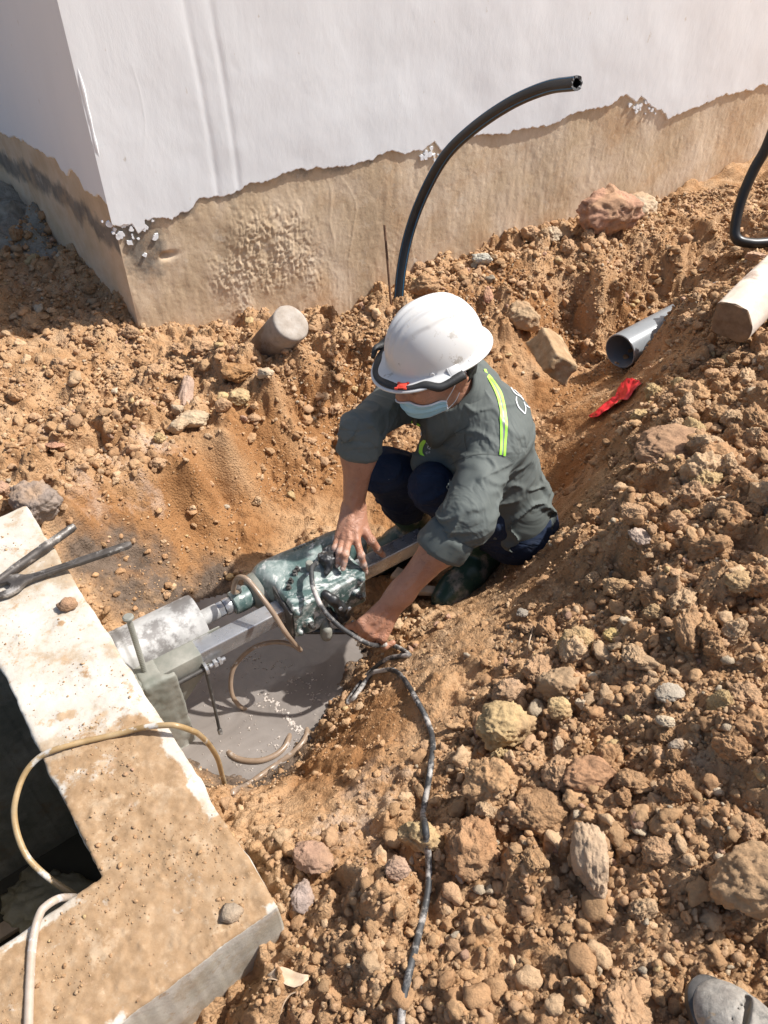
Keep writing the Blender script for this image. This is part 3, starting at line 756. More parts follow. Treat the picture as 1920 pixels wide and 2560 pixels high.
# left wall
pl2 = np.array([wall_sz(a, b, True) for a, b in [(270,507),(245,495),(215,478),(200,440),(180,425),(170,440),(160,430),(140,400),(100,375),(50,350),(0,333)]]); pl2 = pl2[np.argsort(pl2[:, 0])]
s_ext = [0, 0]
def paint_z2(s): return np.interp(s, pl2[:, 0], pl2[:, 1]) + .010 * fbm2(s * 16, s * 0, 4, 31, .7)
sa = np.r_[np.arange(0, 2.6, .01), np.arange(2.6, LW, .1), LW]; za = np.r_[-1.5, -.4, np.arange(-.2, 1.2, .01)]
S, Z = np.meshgrid(sa, za); U = (.004 * fbm2(S * 5, Z * 5, 4, 40) + .012 * domes(S, Z, .03, 71, .4) * np.exp(-((Z - paint_z2(S) + .12) / .07) ** 2)) * np.clip(S / .02, 0, 1)
V = wallP(S, Z, U, True); n1, n2 = len(sa), len(za); I = np.arange(n1 * n2).reshape(n2, n1)
F = np.stack([I[:-1, :-1], I[1:, :-1], I[1:, 1:], I[:-1, 1:]], -1).reshape(-1, 4)
dmp = .55 * np.exp(-((Z - paint_z2(S) + .14) / .06) ** 2)
mk('bare_plaster', V, F, M_plaster, bld, attrs={'damp': dmp.ravel()})
rows = np.r_[0, .003, .008, np.arange(.02, .3, .03), .5, .8, 1.2, 2, 3.2]
S, T = np.meshgrid(np.r_[np.arange(0, 2.6, .006), np.arange(2.6, LW, .1), LW], rows); Z = paint_z2(S) + T
Vt = wallP(S, Z, np.where(T < .003, -.002, .006 + .002 * fbm2(S * 5, Z * 3, 3, 50)), True)
n1, n2 = S.shape[1], len(rows); I = np.arange(n1 * n2).reshape(n2, n1)
F = np.stack([I[:-1, :-1], I[1:, :-1], I[1:, 1:], I[:-1, 1:]], -1).reshape(-1, 4)
mk('white_coat', Vt, F, M_white, bld)
# raised bead of filler along the corner
zz = np.arange(.60, .96, .01); rs = np.random.RandomState(8)
bp_ = WC + np.outer(zz, [0, 0, 1]) + np.outer(.004 + .003 * fbm2(zz * 9, zz * 0, 3, 2), WNn) - np.outer(.0 * zz, WD) + np.outer(.003 + .004 * fbm2(zz * 7, zz * 0 + 3, 3, 4), WD)
V_, F_ = tube_vf(bp_, list(np.clip((.0050 + .006 * fbm2(zz * 9, zz * 0 + 7, 3, 6)) * np.sin((zz - zz[0]) / (zz[-1] - zz[0]) * 3.14159), .0004, .01)), 8, 1); MB().add(V_, F_).build('corner_bead', M_white, bld)

# ------------------------------------------------------------------ concrete chamber (open manhole box)
M_conc = mat('weathered_concrete', [(.30, (.30, .215, .135)), (.42, (.41, .33, .24)), (.48, (.48, .43, .36)), (.6, (.53, .495, .43)), (.8, (.60, .57, .51))], scale=9, detail=12, rough=.9, bump=.45, bscale=90, bdist=.003, spec=.25,
             mask=[('dirt', 16, 1.0, 1.10, [(.3, (.25, .155, .08)), (.5, (.33, .215, .12)), (.7, (.41, .29, .18))], 34),
                   (None, 17, .565, .63, [(.3, (.36, .24, .14)), (.7, (.47, .35, .23))], 30), (None, 60, .60, .66, [(.3, (.30, .17, .10)), (.7, (.42, .28, .17))], 30),
                   ('inner_tone', 5, 1.0, 1.3, [(.3, (.14, .14, .11)), (.55, (.26, .255, .21)), (.72, (.24, .15, .08))], 7),
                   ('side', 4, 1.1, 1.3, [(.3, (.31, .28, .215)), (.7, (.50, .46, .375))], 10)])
ch = empty('concrete_chamber', SO, 'open concrete chamber with thick cream walls, dirt on top and dark water inside', 'concrete chamber')
h_ = .004
aa = np.r_[np.arange(0, A_LEN, h_), A_LEN]; bb = np.r_[np.arange(0, 1.0, h_), np.arange(1.0, B_LEN, .02), B_LEN]
A, B = np.meshgrid(aa, bb)
ring = (A < TH) | (A > A_LEN - TH) | (B < TH) | (B > B_LEN - TH)
keepc = ring[:-1, :-1] & ring[1:, 1:] & ring[:-1, 1:] & ring[1:, :-1]
I = np.arange(A.size).reshape(A.shape)
F = np.stack([I[:-1, :-1], I[:-1, 1:], I[1:, 1:], I[1:, :-1]], -1)[keepc]
def _edge(t, j, s): return t + 0 * j
ex = fbm2(A * 14, B * 14, 4, 61)
Aj = A + .0035 * fbm2(A * 20, B * 20, 4, 62) + .003 * fbm2(A * 3, B * 3, 2, 64); Bj = B + .0035 * fbm2(A * 20, B * 20, 4, 63)
# dirt lies thick on the near corner
dirt = sstep(.62, .34, A + .09 * fbm2(A * 5, B * 5, 3, 66)) * sstep(-.005, .03, B) * sstep(.30, .19, B + .05 * fbm2(A * 9, B * 9, 3, 67) + .0 * A)
dirt = np.maximum(dirt, sstep(.22, .18, A) * sstep(-.01, .03, A + .02 * fbm2(A * 14, B * 14, 2, 70)) * sstep(.75, .45, B + .1 * fbm2(A * 6, B * 6, 3, 68)))
_Pc = SO[None, None, :2] + A[..., None] * E1[:2] + B[..., None] * E2[:2]
for (px_, py_, r_p) in [(155, 1560, .020), (215, 1690, .040), (235, 1640, .022), (60, 1590, .02), (330, 1790, .02), (150, 1790, .012), (480, 1560, .0), (100, 1430, .03), (40, 1380, .03)]:
    if r_p > 0:
        c_ = Pz(px_, py_, SLZ)[:2]; dirt = np.maximum(dirt, .80 * np.exp(-(np.linalg.norm(_Pc - c_, axis=2) / r_p) ** 2 * (1 + .6 * fbm2(A * 30, B * 30, 3, 99))))
dist_in = np.minimum.reduce([np.abs(A), np.abs(B), np.where(B >= TH - .001, np.abs(A - TH), 9), np.where(A >= TH - .001, np.abs(B - TH), 9)])
Zc = SLZ + .0012 * fbm2(A * 30, B * 30, 4, 65) - .004 * np.exp(-dist_in / .004) + dirt * (.003 + .003 * fbm2(A * 25, B * 25, 4, 69) + .35 * domes(A, B, .009, 81, .3) + .4 * domes(A, B, .005, 82, .4))
Vc = np.outer(Aj.ravel(), E1) + np.outer(Bj.ravel(), E2) + SO + np.outer(Zc.ravel(), [0, 0, 1])
# side faces from boundary edges
E = np.concatenate([F[:, [0, 1]], F[:, [1, 2]], F[:, [2, 3]], F[:, [3, 0]]]); key = np.sort(E, 1); key = key[:, 0] * A.size + key[:, 1]
u_, c_ = np.unique(key, return_counts=True); bd = E[np.isin(key, u_[c_ == 1])]
vs = np.unique(bd); mp = {int(v): i for i, v in enumerate(vs)}; nb = len(Vc); m_ = len(vs)
side_levels = [-.004, -.03, -.08, -.2, -.5, -1.35]
extra = []; 
for k, dz_ in enumerate(side_levels):
    q = Vc[vs].copy(); q[:, 2] = SLZ + dz_ - .002
    nz = .003 * fbm(q * 18, 3, 90); q[:, 0] += nz; q[:, 1] += nz
    extra.append(q)
Vall = np.vstack([Vc] + extra); Fs_ = [F]
m0 = np.array([mp[int(v)] for v in bd[:, 0]]); m1 = np.array([mp[int(v)] for v in bd[:, 1]])
prev0, prev1 = bd[:, 0], bd[:, 1]
for k in range(len(side_levels)):
    c0 = nb + k * m_ + m0; c1 = nb + k * m_ + m1
    Fs_.append(np.stack([prev1, prev0, c0, c1], 1)); prev0, prev1 = c0, c1
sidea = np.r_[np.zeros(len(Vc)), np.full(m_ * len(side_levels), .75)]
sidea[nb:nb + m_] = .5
# drop unused grid vertices
Fc = np.concatenate(Fs_); us = np.unique(Fc); rm = np.full(len(Vall), -1); rm[us] = np.arange(len(us))
da = np.r_[dirt.ravel() * .71, np.full(m_ * len(side_levels), .15)]
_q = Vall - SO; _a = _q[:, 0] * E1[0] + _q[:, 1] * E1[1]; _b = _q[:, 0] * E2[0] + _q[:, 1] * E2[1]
inner_a = ((_a > TH - .02) & (_a < A_LEN - TH + .02) & (_b > TH - .02) & (_b < B_LEN - TH + .02) & (Vall[:, 2] < SLZ - .02)) * .75  # inner faces below the top take the darker green-brown colours
sidea = np.where(inner_a > 0, 0, sidea)
mk('chamber_walls', Vall[us], rm[Fc], M_conc, ch, attrs={'dirt': da[us], 'side': sidea[us], 'inner_tone': inner_a[us]})
def AB(a, b, z): return SO + a * E1 + b * E2 + np.array([0, 0, z])
# crumbs lying on the slab
rs = np.random.RandomState(71); n = 26000
a_ = rs.uniform(.005, A_LEN, n); b_ = rs.uniform(.01, .95, n)
ok = ((a_ < TH - .006) | (b_ < TH - .006))
ii = np.clip((a_ / h_).astype(int), 0, len(aa) - 1); jj = np.clip((b_ / h_).astype(int), 0, 249)
dd = dirt[jj, ii]; ok &= rs.rand(n) < (.05 + .9 * dd * np.clip(.3 + 1.8 * fbm2(a_ * 9, b_ * 9, 3, 72), 0, 1))
a_, b_, dd, zc_ = a_[ok], b_[ok], dd[ok], Zc[jj, ii][ok]
r_ = .00085 * (1 - rs.rand(len(a_)) * .985) ** -.42
ok2 = rs.rand(len(a_)) < .8; a_, b_, dd, zc_ = a_[ok2], b_[ok2], dd[ok2], zc_[ok2]; r_ = r_[ok2]
P_ = SO + np.outer(a_, E1) + np.outer(b_, E2)
V, F, C = merge(P_[:, 0], P_[:, 1], zc_, r_, rs, 1, 6, 'c', .5, .75)
o = mk('soil_crumbs', V, F, M_crumb, loc=(0, 0, 0), attrs={'tint': C}); kind(o, 'stuff'); tag(o, 'dry soil crumbs scattered on top of the concrete chamber wall', 'loose soil')
# water in the chamber
M_dark = mat('chamber_water', [(.3, (.055, .05, .035)), (.7, (.085, .075, .055))], scale=3, rough=.08, bump=.05, bscale=12, spec=.5)
q = [AB(TH - .02, TH - .02, -.92), AB(A_LEN - TH + .02, TH - .02, -.92), AB(A_LEN - TH + .02, B_LEN - TH + .02, -.92), AB(TH - .02, B_LEN - TH + .02, -.92)]
kind(mk('chamber_water', q, [[0, 1, 2, 3]] if np.cross(q[1] - q[0], q[2] - q[0])[2] > 0 else [[3, 2, 1, 0]], M_dark, smooth=False), 'structure')
# floating bag and a timber in the chamber
M_bag = mat('murky_plastic', [(.3, (.24, .20, .12)), (.7, (.40, .36, .26))], scale=10, rough=.45, bump=.4, bscale=20, bdist=.01)
V, F = rock_shape(77, 4, .1, .3); c = Pz(118, 2255, -.90); V = V * np.array([.11, .085, .05]) + c
tag(mk('plastic_bag', V, F, M_bag), 'murky yellowish plastic bag floating in the dark chamber water', 'plastic bag')
M_wood = mat('old_wood', [(.3, (.36, .24, .15)), (.5, (.52, .39, .27)), (.7, (.62, .50, .37))], scale=6, rough=.85, bump=.6, bscale=40, bdist=.003, spec=.25, dist=1.0)
p0, p1 = Pz(-30, 2352, -.90), Pz(92, 2275, -.90)
R = frame(p1 - p0, (0, 0, 1)); MBx = MB().box((p0 + p1) / 2, (.012, .022, np.linalg.norm(p1 - p0) / 2), R, .003)
tag(MBx.build('wooden_batten', M_wood), 'pale thin batten floating in the chamber water', 'batten')

# ------------------------------------------------------------------ pond of slurry under the drill
M_pond = mat('slurry', [(.3, (.17, .148, .13)), (.5, (.215, .188, .166)), (.7, (.265, .235, .21))], scale=5, rough=.06, bump=.12, bscale=11, bdist=.008, spec=.6, dist=1.5,
             mask=[(None, 6, .60, .70, [(.3, (.26, .22, .18)), (.7, (.36, .31, .27))], 14)])
g = np.arange(-.9, .30, .006); g2 = np.arange(.66, 1.75, .006)
X, Y = np.meshgrid(g, g2); Zw = WATER_Z + .0006 * fbm2(X * 20, Y * 20, 3, 3)
mA = (X - SO[0]) * E2[0] + (Y - SO[1]) * E2[1]
I = np.arange(X.size).reshape(X.shape); kp = ((mA < .02) & (np.hypot((X + .40) * .85 + (Y - 1.2) * .55, (Y - 1.2) * .85 - (X + .40) * .55) < .36))[:-1, :-1]
F = np.stack([I[:-1, :-1], I[:-1, 1:], I[1:, 1:], I[1:, :-1]], -1)[kp]
us = np.unique(F); rm = np.full(X.size, -1); rm[us] = np.arange(len(us))
pond = mk('water', np.stack([X.ravel(), Y.ravel(), Zw.ravel()], 1)[us], rm[F], M_pond); kind(pond, 'structure')
M_foam = mat('foam', [(.3, (.40, .34, .29)), (.7, (.56, .50, .44))], scale=40, rough=.6, bump=.5, bscale=200)
mb = MB(); rs = np.random.RandomState(9)
def foam(px, py, r, asp=1.0, an=0):
    c = Pz(px, py, WATER_Z); m = 14; a = np.linspace(0, 6.283, m, endpoint=False)
    rr = r * (1 + .45 * rs.randn(m) * .6); rr = np.clip(rr, r * .25, r * 1.8)
    x = np.cos(a) * rr; y = np.sin(a) * rr * asp; X_, Y_ = x * math.cos(an) - y * math.sin(an), x * math.sin(an) + y * math.cos(an)
    V = np.stack([c[0] + X_, c[1] + Y_, np.full(m, WATER_Z + .0012)], 1); V2 = V.copy(); V2[:, 2] = WATER_Z - .002
    top = np.array([[c[0], c[1], WATER_Z + .0025 + r * .08]])
    mb.add(np.vstack([V, V2, top]), [[i, (i + 1) % m, 2 * m] for i in range(m)] + [[i + m, (i + 1) % m + m, (i + 1) % m, i] for i in range(m)])
fl = [(663,1745),(680,1752),(690,1760),(694,1772),(705,1775),(714,1792),(722,1800),(727,1806),(735,1815),(742,1825),(748,1830),(720,1795),(752,1820),(730,1812)]
for (a, b) in fl:
    for k in range(6): foam(a + rs.randn() * 4, b + rs.randn() * 4, rs.uniform(.001, .005), rs.uniform(.4, 1), rs.uniform(0, 3))
for (a, b) in [(655,1735),(640,1760),(655,1765),(718,1712),(735,1702),(760,1705),(775,1715),(780,1700),(790,1735),(800,1752),(806,1760),(772,1737),(778,1750),(775,1682),(615,1650),(640,1656),(665,1672),(690,1668),(705,1655),(640,1640),(575,1890),(590,1900),(620,1820),(700,1845),(738,1848),(760,1835),(650,1880),(690,1862),(600,1915),(625,1925),(545,1880),(720,1730),(745,1695)]:
    for k in range(4): foam(a + rs.randn() * 8, b + rs.randn() * 3, rs.uniform(.001, .004), rs.uniform(.25, .8), rs.uniform(-.5, 1))
for k in range(130): foam(rs.uniform(500, 830), rs.uniform(1650, 1940), rs.uniform(.0008, .0018))
fo = mb.build('foam', M_foam, smooth=True); kind(fo, 'stuff'); tag(fo, 'curling off-white foam flecks drifting on the slurry pond', 'foam')

# ------------------------------------------------------------------ pipes, post, bar
M_black = mat('black_polyethylene', [(.3, .012), (.7, .022)], scale=6, rough=.38, bump=.1, bscale=50, bdist=.001,
              mask=[(None, 9, .60, .75, [(.3, (.05, .04, .03)), (.7, (.10, .08, .06))], 20)])
M_blue = mat('blue_stripe', [(.3, (.01, .09, .18)), (.7, (.015, .13, .24))], scale=6, rough=.4, bump=0)
M_rim = mat('cut_plastic', [(.3, .03), (.7, .12)], scale=60, rough=.6, bump=.6, bscale=120)
def black_pipe(pix, ts, r, label, capend=True):
    pts = [Pt(a, b, t) for (a, b), t in zip(pix, ts)]
    P = spline(pts, 8)
    root = empty('black_pipe', P[0], label, 'pipe', 'black plastic pipes rising from the soil')
    V, F = tube_vf(P, r, 28, 1, False); MB().add(V, F).build('pipe_wall', M_black, root)
    if capend:
        V, F = tube_vf(P[-14:], r * .80, 24, 1, False); MB().add(V, [f[::-1] for f in F]).build('pipe_bore', M_black, root)
        T = P[-1] - P[-2]; T /= np.linalg.norm(T); mbx = MB()
        Rr = frame(T); a = np.linspace(0, 6.283, 28, endpoint=False); rs = np.random.RandomState(3)
        o_ = [P[-1] + T * rs.uniform(-.001, .006) + (Rr[0] * math.cos(x) + Rr[1] * math.sin(x)) * r * 1.02 for x in a]
        i_ = [P[-1] + T * rs.uniform(-.001, .003) + (Rr[0] * math.cos(x) + Rr[1] * math.sin(x)) * r * rs.uniform(.55, .8) for x in a]
        mbx.add(o_ + i_, [[k, (k + 1) % 28, (k + 1) % 28 + 28, k + 28] for k in range(28)])
        mbx.build('cut_rim', M_rim, root)
        # blue stripes run along the pipe wall
        side = np.array([-.45, -.55, .7]); side /= np.linalg.norm(side)
        for sgn in (0, 1):
            mbx = MB(); pp = []
            for k in range(len(P)):
                t = P[min(k + 1, len(P) - 1)] - P[max(k - 1, 0)]; t /= np.linalg.norm(t)
                s = side - t * np.dot(side, t); s /= np.linalg.norm(s)
                u = np.cross(t, s); s2 = s * math.cos(sgn * 1.6 - .25) + u * math.sin(sgn * 1.6 - .25)
                pp.append(P[k] + s2 * (r - .0006))
            V, F = tube_vf(pp, .0021, 6, 1); mbx.add(V, F).build('stripe', M_blue, root)
    return root
pix = [(993,800),(995,764),(1004,671),(1024,579),(1059,486),(1111,393),(1180,324),(1273,260),(1365,220),(1441,208)]
black_pipe(pix, [3.12, 3.08, 3.03, 2.97, 2.88, 2.76, 2.62, 2.46, 2.33, 2.22], .0200, 'tall black pipe arching up behind the worker, cut end at the top right')
pix2 = [(1960,250),(1918,364),(1884,426),(1853,500),(1838,567),(1843,598),(1878,608),(1925,606)]
black_pipe(pix2, [2.9, 3.0, 3.06, 3.12, 3.16, 3.17, 3.17, 3.18], .0205, 'shorter black pipe bending up out of the soil at the right edge', False)
# concrete post
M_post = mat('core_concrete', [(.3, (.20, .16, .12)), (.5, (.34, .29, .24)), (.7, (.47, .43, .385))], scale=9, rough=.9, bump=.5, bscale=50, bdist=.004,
             mask=[('mud', 9, .95, 1.15, [(.3, (.13, .085, .05)), (.7, (.22, .15, .09))], 20)])  # muddy sides, darkened further so their shade sits in the colour
a, b = Pt(632, 915, 3.02), Pt(729, 806, 2.72)
R = frame(b - a); L = np.linalg.norm(b - a); hs = np.r_[np.linspace(0, L - .008, 30), L - .003, L]
an = np.linspace(0, 6.283, 60, endpoint=False); V = []
for i, hh in enumerate(hs):
    rr = .069 + .0025 * fbm2(np.cos(an) * 2, np.sin(an) * 2 + hh * 12, 3, 5) - (.003 if i >= len(hs) - 2 else 0) - (.004 if i == len(hs) - 1 else 0)
    V.append(a + np.outer(np.cos(an) * rr, R[0]) + np.outer(np.sin(an) * rr, R[1]) + R[2] * hh)
for q_ in (.7, .4, .1):
    V.append(a + np.outer(np.cos(an) * .062 * q_, R[0]) + np.outer(np.sin(an) * .062 * q_, R[1]) + R[2] * (L + .001 * q_) + np.outer(.0022 * fbm2(np.cos(an) * q_ * 3, np.sin(an) * q_ * 3, 3, 7), R[2]))
m_ = len(V); V = np.concatenate(V)
F = [[i * 60 + j, i * 60 + (j + 1) % 60, (i + 1) * 60 + (j + 1) % 60, (i + 1) * 60 + j] for i in range(m_ - 1) for j in range(60)] + [[(m_ - 1) * 60 + j for j in range(60)]]
hh_ = np.repeat(np.r_[hs, [L, L, L]], 60); mud = sstep(L * .98, L * .75, hh_) * .6  # sides below the end face: mud plus painted-in shade
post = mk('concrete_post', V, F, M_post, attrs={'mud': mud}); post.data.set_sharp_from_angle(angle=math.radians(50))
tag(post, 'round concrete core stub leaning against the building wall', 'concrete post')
# rebar
M_rust = mat('rusty_steel', [(.3, (.09, .045, .025)), (.7, (.20, .11, .065))], scale=40, rough=.8, bump=.5, bscale=120, metal=.3)
a, b = Pt(982, 815, 3.08), Pt(961, 563, 2.98)
mbx = MB().cyl(a, b, .0046, 12); ax = (b - a) / np.linalg.norm(b - a); R = frame(ax); L = np.linalg.norm(b - a)
hel = [a + ax * (i * .0011 * 1.0) + .0048 * (R[0] * math.cos(i * .9) + R[1] * math.sin(i * .9)) for i in range(int(L / .0011))]
V, F = tube_vf(hel, .0008, 4, 1); mbx.add(V, F)
tag(mbx.build('steel_rod', M_rust), 'thin rusty ribbed steel rod standing upright beside the black pipe', 'steel rod')
# grey drain pipe in the trench
M_pvc = mat('grey_pvc', [(.3, (.20, .215, .225)), (.7, (.27, .285, .295))], scale=5, rough=.33, bump=.08, bscale=60, bdist=.001, spec=.5,
            mask=[(None, 7, .58, .74, [(.3, (.30, .25, .20)), (.7, (.38, .31, .25))], 20)])
a = Pz(1549, 879, -.105); b = a + np.array([.78, .63, .015]) * .9
root = empty('drain_pipe', a, 'large grey plastic drain pipe with its dark open end in the trench', 'pipe')
MB().lathe(a, frame(b - a), [(.0655, .0), (.0665, .0), (.0695, .002), (.070, .006), (.070, .45), (.070, .9)], 64, False).build('pipe_wall', M_pvc, root)
MBp = MB().lathe(a, frame(b - a), [(.0655, .0), (.0645, .004), (.0645, .4), (.0645, .85), (.001, .86)], 64, False)
MBp.F = [f[::-1] for f in MBp.F]; MBp.build('pipe_bore', M_pvc, root)
# timber post at the right edge
M_logend = mat('timber_end_grain', [(.3, (.15, .09, .05)), (.7, (.30, .20, .12))], scale=25, rough=.9, bump=.6, bscale=60, bdist=.004)
c0 = Pt(1833, 803, 2.36)
d_ = Pz(1945, 655, .30) - Pz(1795, 800, .30); d_[2] = .01; d_ /= np.linalg.norm(d_)
R = frame(d_, (0, 0, 1))   # R[0] up, R[1] side
prof = [(-.052,-.052),(-.020,-.060),(.030,-.062),(.043,-.058),(.050,-.045),(.054,-.010),(.050,.020),(.044,.034),(.008,.056),(-.010,.062),(-.035,.060),(-.055,.046),(-.062,.030),(-.058,.0),(-.056,-.040)]
prof = np.array(prof); pr = spline(np.vstack([prof, prof[:1]]), 3)[:-1]; m = len(pr)
V = []; ts = np.linspace(0, .9, 70)
for t in ts:
    j = fbm2(pr[:, 0] * 25 + 4, pr[:, 1] * 25 + t * 3, 4, 33) * .0035 + fbm2(pr[:, 0] * 90, pr[:, 1] * 90 + t * 4, 2, 34) * .0012
    q_ = pr * (1 + j[:, None] * 12); V.append(c0 + np.outer(q_[:, 0], R[0]) + np.outer(q_[:, 1], R[1]) + d_ * t)
V = np.concatenate(V); F = [[i * m + j, (i + 1) * m + j, (i + 1) * m + (j + 1) % m, i * m + (j + 1) % m] for i in range(len(ts) - 1) for j in range(m)]
logr = empty('timber_post', c0 - np.array([0, 0, .06]), 'thick weathered timber post lying on the mound at the right edge', 'timber')
mk('timber_side', V, F, mat('weathered_timber', [(.3, (.40, .31, .24)), (.45, (.56, .47, .38)), (.6, (.66, .58, .49)), (.75, (.58, .42, .27))], scale=5, rough=.85, bump=.8, bscale=45, bdist=.003, dist=1.2,
    mask=[(None, 4, .58, .68, [(.3, (.25, .18, .14)), (.7, (.40, .30, .23))], 14)]), logr)
logr.children[0].data.set_sharp_from_angle(angle=math.radians(24))
mbx = MB(); rings = []
for q_ in (1.0, .96, .75, .5, .25, .05):
    rings.append(c0 + np.outer(pr[:, 0] * q_, R[0]) + np.outer(pr[:, 1] * q_, R[1]) - np.outer(.003 * (q_ < .99) + .004 * fbm2(pr[:, 0] * q_ * 40, pr[:, 1] * q_ * 40, 3, 39) * (q_ < .99), d_))
mbx.add(np.concatenate(rings), [[i * m + j, i * m + (j + 1) % m, (i + 1) * m + (j + 1) % m, (i + 1) * m + j] for i in range(5) for j in range(m)] + [[5 * m + j for j in range(m)]])
mbx.build('end_grain', M_logend, logr)
# hewn sandstone block
M_block = mat('hewn_sandstone', [(.3, (.24, .145, .07)), (.5, (.38, .25, .135)), (.7, (.50, .36, .22))], scale=14, rough=.92, bump=.8, bscale=50, bdist=.006)
def rough_box(name, c, h, R, seed, m, label, cat, amp=.006, cuts=14, group=None):
    bm = bmesh.new(); bmesh.ops.create_cube(bm, size=2)
    for v in bm.verts: v.co = Vector((v.co.x * h[0], v.co.y * h[1], v.co.z * h[2]))
    bmesh.ops.bevel(bm, geom=bm.edges[:], offset=min(h) * .16, segments=2, profile=.6, affect='EDGES')
    bmesh.ops.subdivide_edges(bm, edges=[e for e in bm.edges if e.calc_length() > min(h) * .5], cuts=cuts, use_grid_fill=True)
    V = np.array([v.co[:] for v in bm.verts]); bm.verts.index_update(); F = [[v.index for v in f.verts] for f in bm.faces]; bm.free()
    V = V * (1 + .10 * fbm(V / np.array(h) * 1.1 + seed, 2, seed)[:, None])
    V = V + (amp * fbm(V * 30 + seed, 4, seed + 1, .6))[:, None] * V / (np.linalg.norm(V, axis=1)[:, None] + 1e-9)
    return tag(mk(name, V @ R + c, F, m), label, cat, group)
a, b = Pt(1318, 862, 2.69), Pt(1420, 935, 2.62)
R = frame((Pt(1400, 945, 2.60) - Pt(1345, 870, 2.66)), (0, 0, 1)); ax = R[2].copy()
ax = Pt(1405, 935, 2.62) - Pt(1350, 830, 2.80); R = frame(ax, np.cross(ax, [.55, -.3, .75]))
rough_box('stone_block', Pt(1382, 888, 2.72), (.052, .043, .090), R, 12, M_block, 'hewn tan sandstone block lying tilted in the trench right of the worker', 'stone block')
# wood offcuts below the rail
for i, (A_, B_, wd, lb) in enumerate([((985,1432), (1062,1470), .022, 'pale wooden offcut poking out under the drill rail behind the forearm'), ((1040,1475), (1088,1478), .014, 'smaller split wooden offcut below the pale one')]):
    a, b = Pz(*A_, -.255), Pz(*B_, -.262); R = frame(b - a, (0, 0, 1)); L = np.linalg.norm(b - a)
    tag(MB().box((a + b) / 2, (.009, wd, L / 2), R, .002).build('wood_offcut', M_wood), lb, 'wood offcut')
# red plastic scrap
M_red = mat('red_plastic_film', [(.3, (.55, .012, .02)), (.7, (.72, .03, .035))], scale=9, rough=.42, bump=.4, bscale=50, bdist=.003, spec=.5)
up = [(230,1728),(300,1690),(375,1608),(442,1575),(455,1525),(485,1490),(530,1430),(585,1440),(650,1468)]
dn = [(240,1742),(300,1745),(375,1690),(440,1652),(480,1612),(520,1612),(560,1580),(590,1530),(640,1480)]
up = spline([(1400 + a * .3134, 500 + b * .3134, 0) for a, b in up], 6); dn = spline([(1400 + a * .3134, 500 + b * .3134, 0) for a, b in dn], 6)
nr = 9; V = []
for i in range(len(up)):
    for j in range(nr):
        q_ = up[i] * (1 - j / (nr - 1)) + dn[i] * j / (nr - 1); P = hit(q_[0], q_[1]); V.append(P)
V = np.array(V); Vg = V.reshape(len(up), nr, 3)
for _ in range(6):
    Vg[1:-1] = (Vg[:-2] + Vg[2:] + 2 * Vg[1:-1]) / 4
V = Vg.reshape(-1, 3); V = V + np.array([-.01, -.02, .022]) + np.outer(.012 * fbm(V * 28, 3, 4) + .006 * fbm(V * 80, 2, 5), [-.3, -.5, .8])
F = [[i * nr + j, i * nr + j + 1, (i + 1) * nr + j + 1, (i + 1) * nr + j] for i in range(len(up) - 1) for j in range(nr - 1)]
o = mk('plastic_strip', V, F, M_red); tag(o, 'crumpled red plastic film strip draped on the trench edge', 'plastic strip')
md_ = o.modifiers.new('t', 'SOLIDIFY'); md_.thickness = .0008

# ------------------------------------------------------------------ hoses and cable
M_hose = mat('muddy_hose', [(.3, (.25, .155, .065)), (.5, (.37, .25, .12)), (.7, (.46, .35, .21))], scale=14, rough=.38, bump=.15, bscale=60, bdist=.001, spec=.5,
             mask=[(None, 22, .57, .64, [(.3, (.50, .46, .40)), (.7, (.62, .58, .52))], 40)])
M_hosem = mat('slurry_coated_hose', [(.3, (.20, .135, .085)), (.7, (.34, .25, .18))], scale=18, rough=.35, bump=.3, bscale=60, bdist=.001,
              mask=[(None, 30, .58, .64, [(.3, (.50, .46, .40)), (.7, (.58, .54, .50))], 40)])
M_hoseg = mat('mud_filmed_clear_hose', [(.3, (.33, .25, .18)), (.5, (.44, .36, .29)), (.7, (.53, .47, .42))], scale=14, rough=.3, bump=.2, bscale=60, bdist=.001,
              mask=[(None, 25, .57, .63, [(.3, (.50, .46, .44)), (.7, (.64, .61, .58))], 40)])
M_cable = mat('muddy_black_cable', [(.3, .02), (.6, .05), (.75, (.16, .14, .12))], scale=30, rough=.6, bump=.4, bscale=90, bdist=.001,
              mask=[(None, 17, .50, .60, [(.3, (.34, .30, .26)), (.7, (.56, .53, .49))], 60)])
zS = SLZ + .008
hd = [(567,1985,-.235),(564,1969,-.225),(555,1937,-.13),(544,1897,-.03),(523,1862,.07),(497,1836,.15),(480,1827,.19),(448,1816,.222),(418,1813,zS+.018),(358,1819,zS+.008),(286,1837,zS),(209,1854,zS),(143,1872,zS+.004),(95,1896,.20),(60,1938,.185),(39,1998,.17),(36,2045,.15),(48,2099,.13),(72,2147,.11),(113,2188,.095),(155,2218,.08),(185,2237,.06),(205,2262,.0)]
tag(MB().tube([Pz(*p) for p in hd], .0056, 14, 8).build('water_hose', M_hose), 'amber hose rising from the mud, crossing the concrete wall and looping over the opening', 'hose', None)
he = [(215,2262,.02),(195,2246,.10),(173,2244,.165),(150,2246,.195),(131,2254,.209),(112,2268,.212),(101,2282,.212),(89,2318,zS),(80,2373,zS),(76,2433,zS),(73,2500,zS),(71,2570,zS),(70,2700,zS)]
tag(MB().tube([Pz(*p) for p in he], .0066, 14, 8).build('water_hose', M_hoseg), 'mud-filmed clear hose lying on the near left part of the concrete wall', 'hose')
